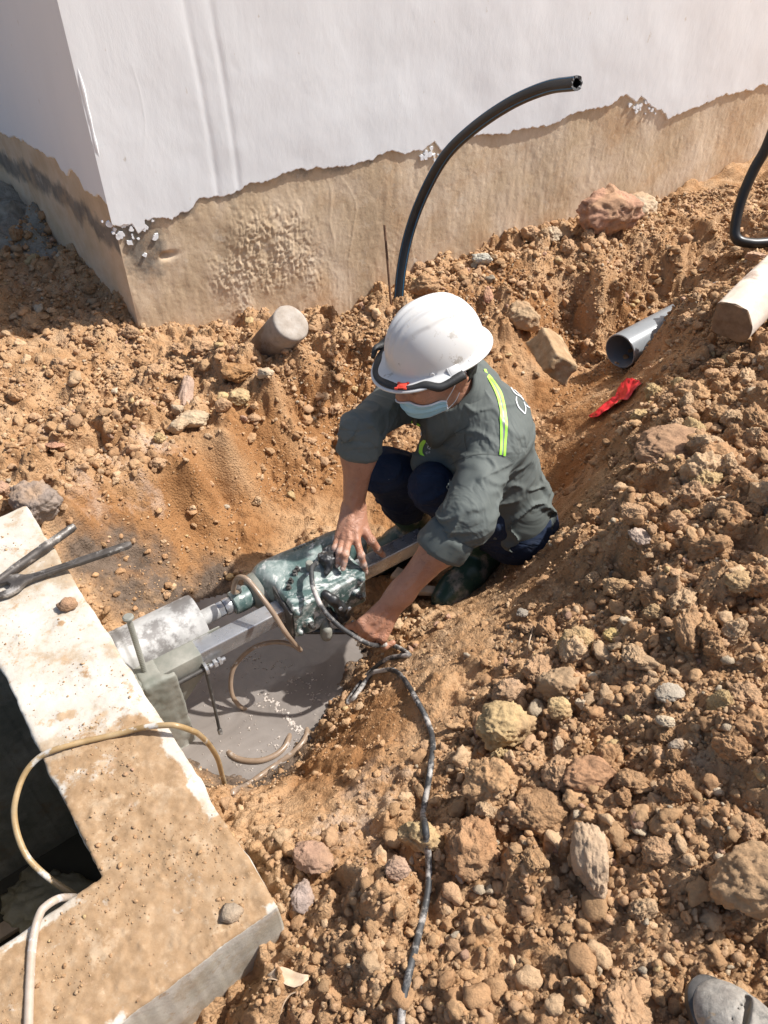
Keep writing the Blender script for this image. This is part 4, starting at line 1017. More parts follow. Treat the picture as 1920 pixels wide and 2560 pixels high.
hb = [(566,1875,WATER_Z-.02),(573,1883,WATER_Z-.002),(590,1895,WATER_Z+.003),(619,1902,WATER_Z+.004),(654,1901,WATER_Z+.004),(688,1888,WATER_Z+.003),(711,1868,WATER_Z+.002),(722,1846,WATER_Z-.001),(728,1830,WATER_Z-.015)]
tag(MB().tube([Pz(*p) for p in hb], .0075, 12, 8).build('water_hose', M_hosem), 'short arc of slurry-coated hose surfacing in the pond', 'hose')
hc = [(582,1990),(587,1981),(619,1966),(654,1941),(688,1917),(729,1888),(755,1862)]
pc = [hit(*p) + np.array([0, 0, .006]) for p in hc] + [Pz(767, 1836, WATER_Z + .002), Pz(768, 1815, WATER_Z - .012)]
tag(MB().tube(pc, .0075, 12, 8).build('water_hose', M_hosem), 'muddy hose lying along the near shore of the pond', 'hose')

# dry roots
M_root = mat('dry_root', [(.3, (.40, .28, .18)), (.7, (.58, .45, .32))], scale=40, rough=.9, bump=.4, bscale=120)
for pts_, lb_ in [([(1318,1640),(1322,1610),(1330,1580),(1328,1560)], 'thin dry root standing out of the mound above the brown lumpy clod'), ([(1385,2085),(1382,2100),(1388,2112),(1384,2126)], 'short pale root hanging in the gap beside the upright slab-like stone'),
                  ([(700,2540),(712,2512),(730,2490),(760,2480)], 'curved dry root on the soil left of the cable at the bottom')]:
    P_r = [hit(*q_) + np.array([0, 0, .004 + .008 * (k_ in (1, 2))]) for k_, q_ in enumerate(pts_)]
    tag(MB().tube(P_r, [.0010, .0014, .0012, .0006], 6, 5).build('dry_root', M_root), lb_, 'root')
a = hit(722, 2450); rs = np.random.RandomState(5); V = []
for i in range(7):
    for j in range(4):
        V.append(a + np.array([(i - 3) * .011, (j - 1.5) * .008 * math.sin((i + .6) / 7.2 * 3.14) + .004 * math.sin(i), .010 + .004 * (j - 1.5) ** 2 * .6 + .003 * math.sin(i * 1.3)]))
F = [[i * 4 + j, (i + 1) * 4 + j, (i + 1) * 4 + j + 1, i * 4 + j + 1] for i in range(6) for j in range(3)]
o = mk('dry_leaf', np.array(V), F, M_root); tag(o, 'curled dry leaf on the soil below the concrete corner', 'leaf'); o.modifiers.new('t', 'SOLIDIFY').thickness = .0006
# ------------------------------------------------------------------ implicit surfaces (for the worker, housings and boots)
def d_cone(P, a, b, ra, rb):
    ba = b - a; h = np.clip(((P - a) @ ba) / np.dot(ba, ba), 0, 1)
    return np.linalg.norm(P - a - h[:, None] * ba, axis=1) - (ra + h * (rb - ra))
def d_ell(P, c, R, r):
    q = (P - c) @ R.T; k0 = np.linalg.norm(q / r, axis=1); k1 = np.linalg.norm(q / (r * r), axis=1)
    return k0 * (k0 - 1) / (k1 + 1e-9)
def d_box(P, c, R, h, r):
    q = np.abs((P - c) @ R.T) - (h - r)
    return np.linalg.norm(np.maximum(q, 0), axis=1) + np.minimum(q.max(1), 0) - r
def smin(a, b, k):
    h = np.maximum(k - np.abs(a - b), 0) / k
    return np.minimum(a, b) - h * h * k * .25
I3 = np.eye(3)
class SDF:
    """groups of primitives; inside a group they blend with k, groups join with kg; 'cut' groups are subtracted"""
    def __init__(s): s.g = []; s.post = None
    def group(s, k=.01, kg=.005, cut=False): s.g.append(dict(k=k, kg=kg, cut=cut, p=[])); return s
    def cone(s, a, b, ra, rb=None): s.g[-1]['p'].append((d_cone, (np.array(a, float), np.array(b, float), ra, ra if rb is None else rb))); return s
    def chain(s, pts, rad):
        for i in range(len(pts) - 1): s.cone(pts[i], pts[i + 1], rad[i], rad[i + 1])
        return s
    def ell(s, c, r, R=I3): s.g[-1]['p'].append((d_ell, (np.array(c, float), np.array(R, float), np.array(r, float)))); return s
    def box(s, c, h, r=.005, R=I3): s.g[-1]['p'].append((d_box, (np.array(c, float), np.array(R, float), np.array(h, float), r))); return s
    def ev(s, P, act=None):
        tot = None
        for gi, g in enumerate(s.g):
            d = None
            for pi, (f, a) in enumerate(g['p']):
                if act is not None and (gi, pi) not in act: continue
                e = f(P, *a); d = e if d is None else smin(d, e, g['k'])
            if d is None: continue
            if g['cut']:
                if tot is not None: tot = -smin(-tot, d, g['kg'])
            else: tot = d if tot is None else smin(tot, d, g['kg'])
        return np.full(len(P), 1.0) if tot is None else tot
    def mesh(s, lo, hi, h, B=16, pad=.012):
        lo = np.array(lo, float); hi = np.array(hi, float)
        nb = np.ceil((hi - lo) / (h * B)).astype(int); rad = h * B * .87
        NX, NY = nb[0] * B + 2, nb[1] * B + 2
        ids = []; pos = []; faces = []
        gl = np.arange(B + 1); LI = np.stack(np.meshgrid(gl, gl, gl, indexing='ij'), -1)
        allp = [(gi, pi) for gi, g in enumerate(s.g) for pi in range(len(g['p']))]
        cs = np.stack(np.meshgrid(*[np.arange(n) for n in nb], indexing='ij'), -1).reshape(-1, 3)
        C = lo + (cs + .5) * h * B
        D = np.stack([s.g[gi]['p'][pi][0](C, *s.g[gi]['p'][pi][1]) for gi, pi in allp], 1)
        isadd = np.array([not s.g[gi]['cut'] for gi, pi in allp])
        mn = D[:, isadd].min(1)
        for bi in np.where(mn < rad * 1.6 + pad)[0]:
            act = {allp[k] for k in np.where(D[bi] < max(mn[bi], 0) + rad * 2 + pad + .02)[0]}
            base = cs[bi] * B
            P = lo + (base + LI) * h; f = s.ev(P.reshape(-1, 3), act)
            if s.post is not None and f.min() < pad + .01: f = s.post(P.reshape(-1, 3), f)
            f = f.reshape(B + 1, B + 1, B + 1)
            if f.min() > 0 or f.max() < 0: continue
            sg = f < 0
            c8 = [(i, j, k) for i in (0, 1) for j in (0, 1) for k in (0, 1)]
            cnt = sum(sg[i:B + i, j:B + j, k:B + k].astype(int) for i, j, k in c8)
            mixm = (cnt > 0) & (cnt < 8); ci = np.stack(np.where(mixm), 1)
            if not len(ci): continue
            acc = np.zeros((len(ci), 3)); n = np.zeros(len(ci))
            for i, j, k in c8:
                for ax in range(3):
                    o2 = [i, j, k]
                    if o2[ax]: continue
                    o2[ax] = 1
                    fa = f[ci[:, 0] + i, ci[:, 1] + j, ci[:, 2] + k]; fb = f[ci[:, 0] + o2[0], ci[:, 1] + o2[1], ci[:, 2] + o2[2]]
                    m = (fa < 0) != (fb < 0); t = fa / np.where(m, fa - fb, 1)
                    p = np.array([i, j, k], float) + t[:, None] * (np.array(o2) - np.array([i, j, k]))
                    acc += np.where(m[:, None], p, 0); n += m
            gi_ = ci + base
            ids.append(gi_[:, 0] + NX * (gi_[:, 1] + NY * gi_[:, 2])); pos.append(lo + (gi_ + acc / n[:, None]) * h)
            for ax in range(3):
                sl = [slice(0, B)] * 3; s2 = [slice(0, B)] * 3; s2[ax] = slice(1, B + 1)
                e = sg[tuple(sl)] != sg[tuple(s2)]
                q = np.stack(np.where(e), 1)
                if not len(q): continue
                inside = sg[q[:, 0], q[:, 1], q[:, 2]]; q = q + base
                a1, a2 = [(1, 2), (2, 0), (0, 1)][ax]
                def cid(o1, o2_):
                    w = q.copy(); w[:, a1] -= o1; w[:, a2] -= o2_
                    return w[:, 0] + NX * (w[:, 1] + NY * w[:, 2])
                quad = np.stack([cid(0, 0), cid(1, 0), cid(1, 1), cid(0, 1)], 1)
                quad[~inside] = quad[~inside][:, ::-1]
                faces.append(quad)
        ids = np.concatenate(ids); pos = np.concatenate(pos); F = np.concatenate(faces)
        o = np.argsort(ids); ids = ids[o]; pos = pos[o]
        k = np.searchsorted(ids, F); k = np.clip(k, 0, len(ids) - 1); good = (ids[k] == F).all(1)
        return pos, k[good]

# ------------------------------------------------------------------ core drill
M_green = mat('green_enamel', [(.3, (.045, .085, .077)), (.6, (.075, .125, .115)), (.75, (.11, .16, .15))], scale=9, rough=.42, bump=.15, bscale=40, bdist=.001,
              dist=.8, stretch=(1.6, 1.0, 1.0), mask=[(None, 9, .43, .57, [(.3, (.14, .19, .175)), (.7, (.36, .40, .37))], 45), (None, 30, .56, .62, [(.3, (.4, .42, .39)), (.7, (.6, .6, .56))], 60)], rough_var=.15)
M_greend = mat('green_enamel_slurried', [(.3, (.05, .09, .082)), (.6, (.085, .14, .128))], scale=9, rough=.45, bump=.3, bscale=50, bdist=.001,
              mask=[(None, 11, .47, .58, [(.3, (.20, .25, .23)), (.7, (.42, .45, .42))], 45), (None, 24, .52, .58, [(.3, (.5, .51, .48)), (.7, (.66, .66, .62))], 60)], dist=1.0, stretch=(1.0, 2.2, 1.6), rough_var=.15)
M_chrome = mat('bright_steel', [(.3, .34), (.7, .50)], scale=12, rough=.27, bump=.08, bscale=70, bdist=.001, metal=.62,
               mask=[(None, 16, .52, .66, [(.3, (.22, .18, .15)), (.7, (.42, .37, .33))], 50)], rough_var=.12)
M_steel = mat('slurry_grey_steel', [(.3, (.12, .11, .10)), (.5, (.19, .18, .17)), (.7, (.27, .26, .245))], scale=7, rough=.6, bump=.35, bscale=40, bdist=.0015, metal=.1,
              mask=[(None, 7, .43, .50, [(.3, (.28, .275, .26)), (.7, (.46, .45, .43))], 30)])
M_brk = mat('slurry_coated_bracket', [(.3, (.13, .14, .115)), (.5, (.23, .225, .19)), (.7, (.35, .335, .29))], scale=8, rough=.65, bump=.35, bscale=50, bdist=.002, stretch=(1, 1, .5),
            mask=[(None, 9, .60, .72, [(.3, (.06, .12, .10)), (.7, (.12, .2, .17))], 30)])
M_dkst = mat('dark_oily_steel', [(.3, (.035, .033, .03)), (.7, (.12, .11, .10))], scale=30, rough=.5, bump=.4, bscale=90, bdist=.001, metal=.4,
             mask=[(None, 26, .56, .66, [(.3, (.30, .28, .25)), (.7, (.46, .44, .41))], 60)])
M_rub = mat('black_rubber', [(.3, .010), (.7, .03)], scale=20, rough=.4, bump=.3, bscale=60, bdist=.001,
            mask=[(None, 22, .58, .68, [(.3, (.28, .27, .25)), (.7, (.45, .44, .42))], 60)])
DO = np.array([-.4595, 1.0975, 0.]); DR = np.array([.8164, .5775, 0.]); DY = np.array([-.5775, .8164, 0.]); DZ = np.array([0, 0, 1.])
DRr = np.stack([DR, DY, DZ])
def D(s, y, z): return DO + s * DR + y * DY + z * DZ
drill = empty('core_drill', D(-.07, .02, -.30), 'green diamond core drill on a steel rail boring into the concrete chamber', 'core drill')
# rail with its rack
MB().box(D(.31, .0235, -.026), (.40, .0225, .025), DRr, .0045, 3).build('rail', M_chrome, drill)
mb = MB()
for i in range(100):
    mb.box(D(-.07 + i * .0077, .0475, -.026), (.0022, .0028, .012), DRr, 0)
rk = mb.build('rack', M_dkst, drill)
MB().box(D(.713, .0235, -.026), (.004, .0215, .024), DRr, .002).build('rail_end_cap', M_rub, drill)
# base bracket: top plate, foot column, gusset
def plate(name, pts, th, m, par, bev=.0015):
    """pts: 3D outline, extruded by vector th"""
    bm = bmesh.new(); vs = [bm.verts.new(p) for p in pts]; f = bm.faces.new(vs)
    r = bmesh.ops.extrude_face_region(bm, geom=[f]); vv = [e for e in r['geom'] if isinstance(e, bmesh.types.BMVert)]
    bmesh.ops.translate(bm, verts=vv, vec=Vector(th)); bmesh.ops.recalc_face_normals(bm, faces=bm.faces[:])
    if bev: bmesh.ops.bevel(bm, geom=bm.edges[:], offset=bev, segments=2, profile=.5, affect='EDGES')
    bm.verts.index_update(); V = np.array([v.co[:] for v in bm.verts]); F = [[v.index for v in q.verts] for q in bm.faces]; bm.free()
    return MB().add(V, F).build(name, m, par)
plate('mounting_plate', [D(-.16, .10, -.014), D(-.105, .115, -.014), D(-.075, .075, -.014), D(-.045, .062, -.014), D(.0, .052, -.014), D(.10, .050, -.014), D(.10, .047, -.014), D(-.09, .047, -.014), D(-.09, -.004, -.014), D(-.16, -.03, -.014)], (0, 0, .016), M_brk, drill)
MB().box(D(-.035, .0235, -.028), (.062, .0265, .028), DRr, .003).build('rail_socket', M_brk, drill)
foot = SDF(); foot.group(.012, .006)
foot.box(D(-.098, .018, -.155), (.026, .036, .16), .006, DRr).box(D(-.085, -.014, -.16), (.040, .008, .16), .004, DRr).box(D(-.120, .02, -.30), (.052, .075, .012), .005, DRr)
foot.post = lambda P, f: f + .0022 * fbm(P * 45, 3, 11)
V, F = foot.mesh(D(-.1, 0, -.16) - .25, D(-.1, 0, -.16) + .25, .004); mk('base_stand', V, F, M_brk, drill)
plate('gusset', [D(-.055, -.001, -.052), D(.045, -.001, -.052), D(-.045, -.001, -.15)], tuple(DY * .008), M_brk, drill)
MB().cyl(D(-.055, -.012, -.046), D(.036, -.012, -.046), .0065, 16).build('threaded_bolt', M_dkst, drill)
mb = MB().cyl(D(.022, -.012, -.046), D(.030, -.012, -.046), .016, 24, bev=.001)
mb.build('washer', M_chrome, drill)
mb = MB()
mb.hexh(D(.047, -.012, -.046), DR, .0115, .009).build('hex_nut', M_chrome, drill)
MB().hexh(D(.060, -.012, -.046), DR, .0110, .008).cyl(D(.030, -.012, -.046), D(.078, -.012, -.046), .006, 14).build('hex_nut', M_chrome, drill)
# barrel
AY, AZ = .114, -.022
Rb = np.stack([DY, DZ, DR])
mb = MB().lathe(D(-.24, AY, AZ), Rb, [(.0705, 0), (.0705, .10), (.0715, .102), (.0715, .112), (.0705, .114), (.0705, .122), (.0715, .124), (.0715, .13), (.0705, .132), (.0705, .306), (.0685, .314), (.0665, .314)], 64, True)
mb.build('core_barrel', M_steel, drill)
mb = MB().lathe(D(.072, AY, AZ), Rb, [(.060, 0), (.056, .003), (.024, .005), (.021, .006), (.021, .052)], 40); mb.build('barrel_hub', M_steel, drill)
MB().lathe(D(.124, AY, AZ), Rb, [(.0195, 0), (.021, .002), (.021, .016), (.019, .018)], 6).lathe(D(.142, AY, AZ), Rb, [(.0215, 0), (.0225, .002), (.0225, .020), (.021, .022)], 40).build('chuck', M_chrome, drill)
MB().lathe(D(.164, AY, AZ), Rb, [(.0275, 0), (.031, .003), (.032, .02), (.031, .050), (.029, .053)], 40).build('water_swivel', M_green, drill)
MB().lathe(D(.216, AY, AZ), Rb, [(.034, 0), (.040, .004), (.050, .012), (.052, .030), (.052, .038)], 48).build('gearbox_flange', M_brk, drill)
# motor and gear housing
hs = SDF(); hs.group(.02, .01)
hs.cone(D(.285, AY + .002, AZ + .008), D(.49, AY - .004, AZ + .010), .060, .048)
hs.cone(D(.30, AY - .01, AZ + .012), D(.47, AY - .012, AZ + .018), .056, .050)
hs.box(D(.50, AY - .004, AZ + .004), (.060, .044, .040), .016, DRr)
hs.box(D(.345, .055, .012), (.085, .060, .034), .016, DRr)
hs.group(.004, .004, cut=True)
for i in range(7): hs.box(D(.366 + i * .010, AY + .028, AZ + .066 - i * .0006), (.0022, .016, .012), .001, DRr)
hs.post = lambda P, f: f + .0006 * fbm(P * 40, 2, 3)
V, F = hs.mesh(D(.42, AY, 0) - np.array([.32, .32, .12]), D(.42, AY, 0) + np.array([.32, .32, .12]), .0032); mk('motor_housing', V, F, M_green, drill)
# carriage plate in front of the rail
plate('carriage_side', [D(.262, -.034, .016), D(.262, .055, .040), D(.262, .055, -.06), D(.262, -.030, -.088)], tuple(-DR * .006), M_dkst, drill, .001)
cg = SDF(); cg.group(.006, .004)
cg.box(D(.372, -.014, -.026), (.108, .022, .056), .005, DRr)
cg.box(D(.372, .012, .030), (.106, .040, .010), .007, DRr)
cg.ell(D(.34, -.030, -.068), (.058, .012, .026), DRr)
for (s_, z_) in [(.277, .012), (.277, -.064), (.467, .016), (.467, -.050)]: cg.cone(D(s_, -.026, z_), D(s_, -.038, z_), .010, .009)
cg.group(.004, .003, cut=True)
cg.box(D(.478, -.03, -.108), (.06, .05, .022), .004, np.stack([DR * .93 + DZ * .36, DY, DZ * .93 - DR * .36]))
cg.post = lambda P, f: f + .0007 * fbm(P * 60, 3, 5)
V, F = cg.mesh(D(.37, 0, -.02) - np.array([.18, .18, .12]), D(.37, 0, -.02) + np.array([.18, .18, .12]), .0027); mk('carriage', V, F, M_greend, drill)
for (s_, z_, r_) in [(.277, .012, .0055), (.277, -.064, .0055), (.467, .016, .0055), (.467, -.050, .0055)]:
    MB().cyl(D(s_, -.036, z_), D(s_, -.0425, z_), .0068, 16, bev=.001).build('socket_bolt', M_chrome, drill)
    MB().hexh(D(s_, -.0425, z_), -DY, .0035, .0008).build('socket_bolt', M_rub, drill)
for (s_, z_) in [(.302, -.040), (.447, -.022)]:
    MB().cyl(D(s_, -.034, z_), D(s_, -.046, z_), .014, 24, r2=.012, bev=.002).build('bearing_boss', M_greend, drill)
    MB().hexh(D(s_, -.046, z_), -DY, .0095, .010).cyl(D(s_, -.056, z_), D(s_, -.064, z_), .0055, 14).build('adjusting_nut', M_dkst, drill)
for (s_, y_) in [(.300, .035), (.322, .052), (.333, .060), (.285, .02)]:
    MB().hexh(D(s_, y_, .046), DZ, .0075, .008).cyl(D(s_, y_, .05), D(s_, y_, .060), .004, 12).build('hex_bolt', M_dkst, drill)
MB().cyl(D(.362, .045, .040), D(.362, .046, .072), .0105, 20, r2=.0095, bev=.002).build('filler_stub', M_brk, drill)
# switch box, clamp handle, feed lever
sw = SDF(); sw.group(.012, .006)
sw.box(D(.418, .040, .062), (.026, .019, .015), .007, DRr).ell(D(.405, .03, .070), (.020, .016, .013)).ell(D(.432, .052, .066), (.016, .014, .014)).cone(D(.41, .02, .06), D(.386, .004, .052), .009, .007)
sw.post = lambda P, f: f + .0022 * fbm(P * 90, 3, 8)
V, F = sw.mesh(D(.415, .04, .06) - .07, D(.415, .04, .06) + .07, .0026); mk('switch_box', V, F, M_rub, drill)
hd_ = SDF(); hd_.group(.010, .006)
hd_.chain([D(.356, -.036, .030), D(.368, -.054, .016), D(.384, -.062, -.018), D(.394, -.062, -.056), D(.392, -.056, -.080)], [.011, .013, .015, .014, .011])
hd_.chain([D(.360, -.040, -.03), D(.366, -.052, -.055), D(.380, -.056, -.078)], [.009, .010, .009])
hd_.post = lambda P, f: f + .0012 * fbm(P * 80, 3, 9)
V, F = hd_.mesh(D(.39, -.05, -.03) - .09, D(.39, -.05, -.03) + .09, .0026); mk('clamp_handle', V, F, M_rub, drill)
for (s_, z_) in [(.398, -.012), (.406, -.072), (.372, .006)]:
    MB().cyl(D(s_, -.078, z_), D(s_, -.083, z_), .0055, 14, bev=.001).build('screw', M_chrome, drill)
la, lb = np.array([-.205, 1.252, -.092]), np.array([-.030, 1.248, -.088])
MB().cyl(la, lb + (lb - la) * .25, .0078, 16, bev=.001).build('feed_lever', M_rub, drill)
cl_ = SDF(); cl_.group(.01, .005); cl_.cone(D(.350, -.028, -.060), (-.150, 1.245, -.095), .013, .014); cl_.cone((-.150, 1.247, -.105), (-.148, 1.245, -.078), .014, .013)
V, F = cl_.mesh(np.array([-.15, 1.25, -.09]) - .1, np.array([-.15, 1.25, -.09]) + .1, .003); mk('lever_hub', V, F, M_brk, drill)
# anchor rod in front of the slab, hanging spanner rod
mb = MB().cyl((-.556, 1.052, -.06), (-.566, 1.085, .165), .0062, 16)
a_ = np.array([-.566, 1.085, .163]); mb.cyl(a_, a_ + np.array([-.0005, .001, .010]), .0125, 24, bev=.003)
V, F = tube_vf([np.array([-.556, 1.052, -.05]) + (a_ - np.array([-.556, 1.052, -.05])) * (k / 420) + .0063 * np.array([math.cos(k * .62), math.sin(k * .62), 0]) for k in range(400)], .0009, 4, 1); mb.add(V, F)
tag(mb.build('anchor_rod', M_brk), 'dirty threaded rod with a round head standing at the concrete wall edge', 'anchor rod')
q0 = D(.024, -.016, -.052); q1 = Pz(548, 1822, -.23)
mb = MB().tube([q0, q0 * .5 + q1 * .5 + np.array([.002, -.003, 0]), q1], .0042, 10, 6).cyl(q1, q1 + np.array([.003, -.006, -.014]), .006, 12, bev=.001)
tag(mb.build('hanging_rod', M_dkst), 'thin dark rod hanging from the drill bolt down over the slurry', 'rod')
# hose from the swivel that loops into the pond
hp = [D(.188, AY, .010), Pt(584, 1480, 1.930), Pt(587, 1458, 1.905), Pt(595, 1444, 1.890), Pt(612, 1445, 1.875), Pt(630, 1462, 1.865), Pt(657, 1497, 1.86), Pt(684, 1534, 1.865), Pt(711, 1577, 1.88), Pt(733, 1606, 1.915), Pt(750, 1624, 1.95), Pt(748, 1623, 1.975), Pt(733, 1614, 1.99), Pt(705, 1606, 2.0), Pt(672, 1607, 2.01), Pt(636, 1618, 2.01), Pt(605, 1642, 2.01), Pt(584, 1672, 2.01), Pt(577, 1705, 2.02), Pt(581, 1738, 2.03), Pt(596, 1762, 2.055)]
hp[-1] = Pz(596, 1762, WATER_Z + .02); hp += [Pz(612, 1772, WATER_Z), Pz(628, 1776, WATER_Z - .03)]
rr_ = [.0065] * 9 + [.0060] * 3 + [.0060] * 11
tag(MB().tube(hp, rr_, 12, 8).build('water_hose', M_hosem), 'slurry-spattered hose hooked over the drill and looping into the pond', 'hose')
MB().cyl(D(.188, AY, .005), D(.188, AY, .028), .0085, 14, bev=.001).build('hose_fitting', M_dkst, drill)
# power cable
cpx = [(784,1472,1.885),(805,1518,1.875),(836,1555,1.875),(878,1586,1.885),(929,1612,1.91)]
P = [Pt(792, 1408, 1.96), Pt(780, 1418, 1.925), Pt(779, 1440, 1.905)] + [Pt(a, b, t) for a, b, t in cpx]
P += [hit(981, 1630) + [0, 0, .03], hit(1022, 1640) + [0, 0, .008], hit(1012, 1644) + [0, 0, .008]]
for q_ in [(981,1648),(940,1672),(904,1708),(880,1742),(869,1760),(876,1757),(890,1741),(919,1702),(955,1681),(986,1680),(1012,1705),(1043,1757),(1069,1809),(1082,1861),(1075,1933),(1062,2006),(1057,2050)]:
    P.append(hit(*q_) + np.array([0, 0, .007]))
P += [Pt(1057, 2085, 1.435)] if False else []
for q_ in [(1060,2100),(1071,2168),(1068,2241),(1049,2329),(1027,2418),(1009,2499),(1002,2565),(990,2660)]:
    P.append(hit(*q_) + np.array([0, 0, .012 + (.045 if q_[1] < 2110 else 0)]))
P = np.array(P)
Ps = spline(P, 10); zz = tz(Ps[:, 0], Ps[:, 1]) + .0045
low = np.arange(len(Ps)) > 90; Ps[low, 2] = np.maximum(Ps[low, 2], zz[low])
for _ in range(5): Ps[81:-1] = (Ps[80:-2] + Ps[82:] + 2 * Ps[81:-1]) / 4
V, F = tube_vf(Ps, .0062, 10, 1)
tag(MB().add(V, F).build('power_cable', M_cable), 'mud-streaked black cable running from the drill down the near mound', 'cable')
# spanners on the chamber wall
M_tool = mat('old_spanner_steel', [(.3, (.05, .042, .036)), (.55, (.11, .095, .082)), (.7, (.20, .18, .16))], scale=26, rough=.5, bump=.35, bscale=70, bdist=.001, metal=.35, stretch=(1, 1, 1),
             mask=[(None, 18, .52, .62, [(.3, (.34, .31, .27)), (.7, (.54, .50, .45))], 60)])
zt_ = SLZ + .007
ja, je = Pz(27, 1467, zt_), Pz(331, 1364, zt_ + .012)
ax_ = (je - ja); Lw = np.linalg.norm(ax_); ax_ /= Lw; sdv = np.cross([0, 0, 1], ax_); upv = np.cross(ax_, sdv)
ol = [(-.031,.020),(-.027,.011),(-.004,.010),(.003,-.002),(-.003,-.014),(-.034,-.016),(-.038,-.024),(-.022,-.031),(.0,-.031),(.018,-.025),(.032,-.013),(.050,-.0088),(.14,-.0085),(.15,-.0100),(Lw-.01,-.0095),(Lw,-.004),(Lw,.004),(Lw-.01,.0095),(.15,.0100),(.14,.0085),(.050,.0088),(.034,.014),(.020,.024),(.002,.029),(-.018,.028)]
wr = empty('spanner', ja, 'open-ended spanner lying across the concrete wall with its handle overhanging', 'spanner')
plate('spanner_body', [ja + ax_ * a + sdv * b for a, b in ol], tuple(upv * .011), M_tool, wr, .002)
MB().box(ja + ax_ * .095 + upv * .0112, (.040, .0035, .0012), np.stack([ax_, sdv, upv]), .001).build('raised_rib', M_tool, wr)
ra_, rb_ = Pz(-40, 1476, zt_ + .008), Pz(186, 1316, zt_ + .012)
R = frame(rb_ - ra_); L = np.linalg.norm(rb_ - ra_)
bar = MB().lathe(ra_, R, [(.007, 0), (.008, .03), (.0085, .06), (.0105, .075), (.0105, .12), (.0112, .125), (.0105, L * .62), (.0118, L * .63), (.0118, L * .70), (.0105, L * .71), (.0105, L - .01), (.0085, L)], 20)
tag(bar.build('steel_bar', M_tool), 'dark round steel bar lying on the concrete wall beyond the spanner', 'steel bar')
# toe of a work shoe at the lower right corner
M_shoe = mat('muddy_grey_shoe', [(.3, (.15, .13, .11)), (.5, (.30, .27, .23)), (.7, (.44, .40, .34))], scale=30, rough=.72, bump=.8, bscale=110, bdist=.003, metal=.0,
            mask=[(None, 14, .50, .60, [(.3, (.10, .095, .085)), (.7, (.20, .185, .16))], 40), (None, 22, .55, .62, [(.3, (.33, .22, .12)), (.7, (.45, .33, .2))], 40)])
so_ = Pz(1806, 2528, .275); sdr = Pz(1960, 2690, .275) - so_; sdr[2] = 0; sdr = sdr / np.linalg.norm(sdr); ssd = np.array([-sdr[1], sdr[0], 0]); SR = np.stack([sdr, ssd, DZ])
def SH(a, b, c): return so_ + sdr * a + ssd * b + DZ * c
shoe = SDF(); shoe.group(.03, .01)
shoe.ell(SH(.018, 0, 0), (.058, .044, .030), SR).ell(SH(.06, 0, .006), (.06, .043, .036), SR).cone(SH(.09, 0, .012), SH(.17, 0, .050), .040, .038)
shoe.group(.006, .003).box(SH(.088, 0, .030), (.030, .030, .018), .010, SR)
shoe.chain([SH(.050, -.042, .010), SH(.046, -.02, .034), SH(.046, .02, .034), SH(.050, .042, .010)], [.0045] * 4)
shoe.group(.004, .003, cut=True).box(SH(.020, .010, .036), (.0042, .026, .022), .002, np.stack([nrm_ := (sdr * .93 + ssd * .36), np.cross(DZ, nrm_), DZ]))
for k in range(7): shoe.cone(SH(.0165 - k * .0012, -.012 + k * .0075, .030) , SH(.012 - k * .0012, -.012 + k * .0075, .034), .0022)
shoe.post = lambda P, f: f + .0010 * fbm(P * 55, 3, 15)
V, F = shoe.mesh(so_ - .14, so_ + .24, .0024)
sh_ = mk('work_shoe', V, F, M_shoe, loc=so_ - np.array([0, 0, .04])); tag(sh_, 'toe of a muddy grey work shoe with a dark split at the lower right corner', 'shoe')
pts = []
for i in range(56):
    a = i / 56 * 6.283; ca, sa_ = math.cos(a), math.sin(a)
    pts.append(SH(.065 - ca * .110 * abs(ca) ** -.15 if ca < 0 else .065 - ca * .112, sa_ * .050 * abs(sa_ + 1e-6) ** -.12, -.030 + .012 * max(0, ca) ** 4))
pts = np.array(pts); mb = MB(); rr_ = [(0, 1), (.006, 1.03), (.020, 1.02), (.023, .96)]
V = np.concatenate([(pts - SH(.065, 0, 0)) * np.array([k_, k_, 1]) + SH(.065, 0, 0) + [0, 0, h_2] for h_2, k_ in rr_])
mb.add(V, [[j * 56 + i, j * 56 + (i + 1) % 56, (j + 1) * 56 + (i + 1) % 56, (j + 1) * 56 + i] for j in range(3) for i in range(56)] + [list(range(168, 224))])
mb.build('shoe_sole', M_dkst, sh_)
# ------------------------------------------------------------------ the worker
M_skin = mat('skin', [(.3, (.33, .15, .09)), (.5, (.41, .20, .122)), (.7, (.48, .25, .16))], scale=14, rough=.48, bump=.5, bscale=130, bdist=.0015, spec=.4, crease=(38, .45, .0022, .05),
             mask=[('dust', 34, 1.0, 1.25, [(.3, (.36, .27, .22)), (.7, (.56, .46, .39))], 60)])
for n_ in M_skin.node_tree.nodes:
    if n_.type == 'BSDF_PRINCIPLED':
        n_.inputs['Subsurface Weight'].default_value = .08; n_.inputs['Subsurface Radius'].default_value = (.012, .004, .002); n_.inputs['Subsurface Scale'].default_value = .4
M_shirt = mat('grey_green_cotton', [(.3, (.085, .096, .088)), (.5, (.105, .117, .108)), (.7, (.13, .142, .13))], scale=5, rough=.82, bump=.25, bscale=420, bdist=.0008, spec=.3, crease=(6, .35, .006, .09),
              mask=[(None, 7, .66, .82, [(.3, (.20, .19, .16)), (.7, (.25, .23, .2))], 20)])
M_jean = mat('dark_denim', [(.3, (.010, .016, .034)), (.5, (.018, .028, .055)), (.7, (.03, .038, .058))], scale=8, rough=.85, bump=.35, bscale=500, bdist=.0008, spec=.2, crease=(9, .35, .006, .09),
             mask=[(None, 60, .68, .73, [(.3, (.25, .22, .19)), (.7, (.35, .31, .27))], 30)])
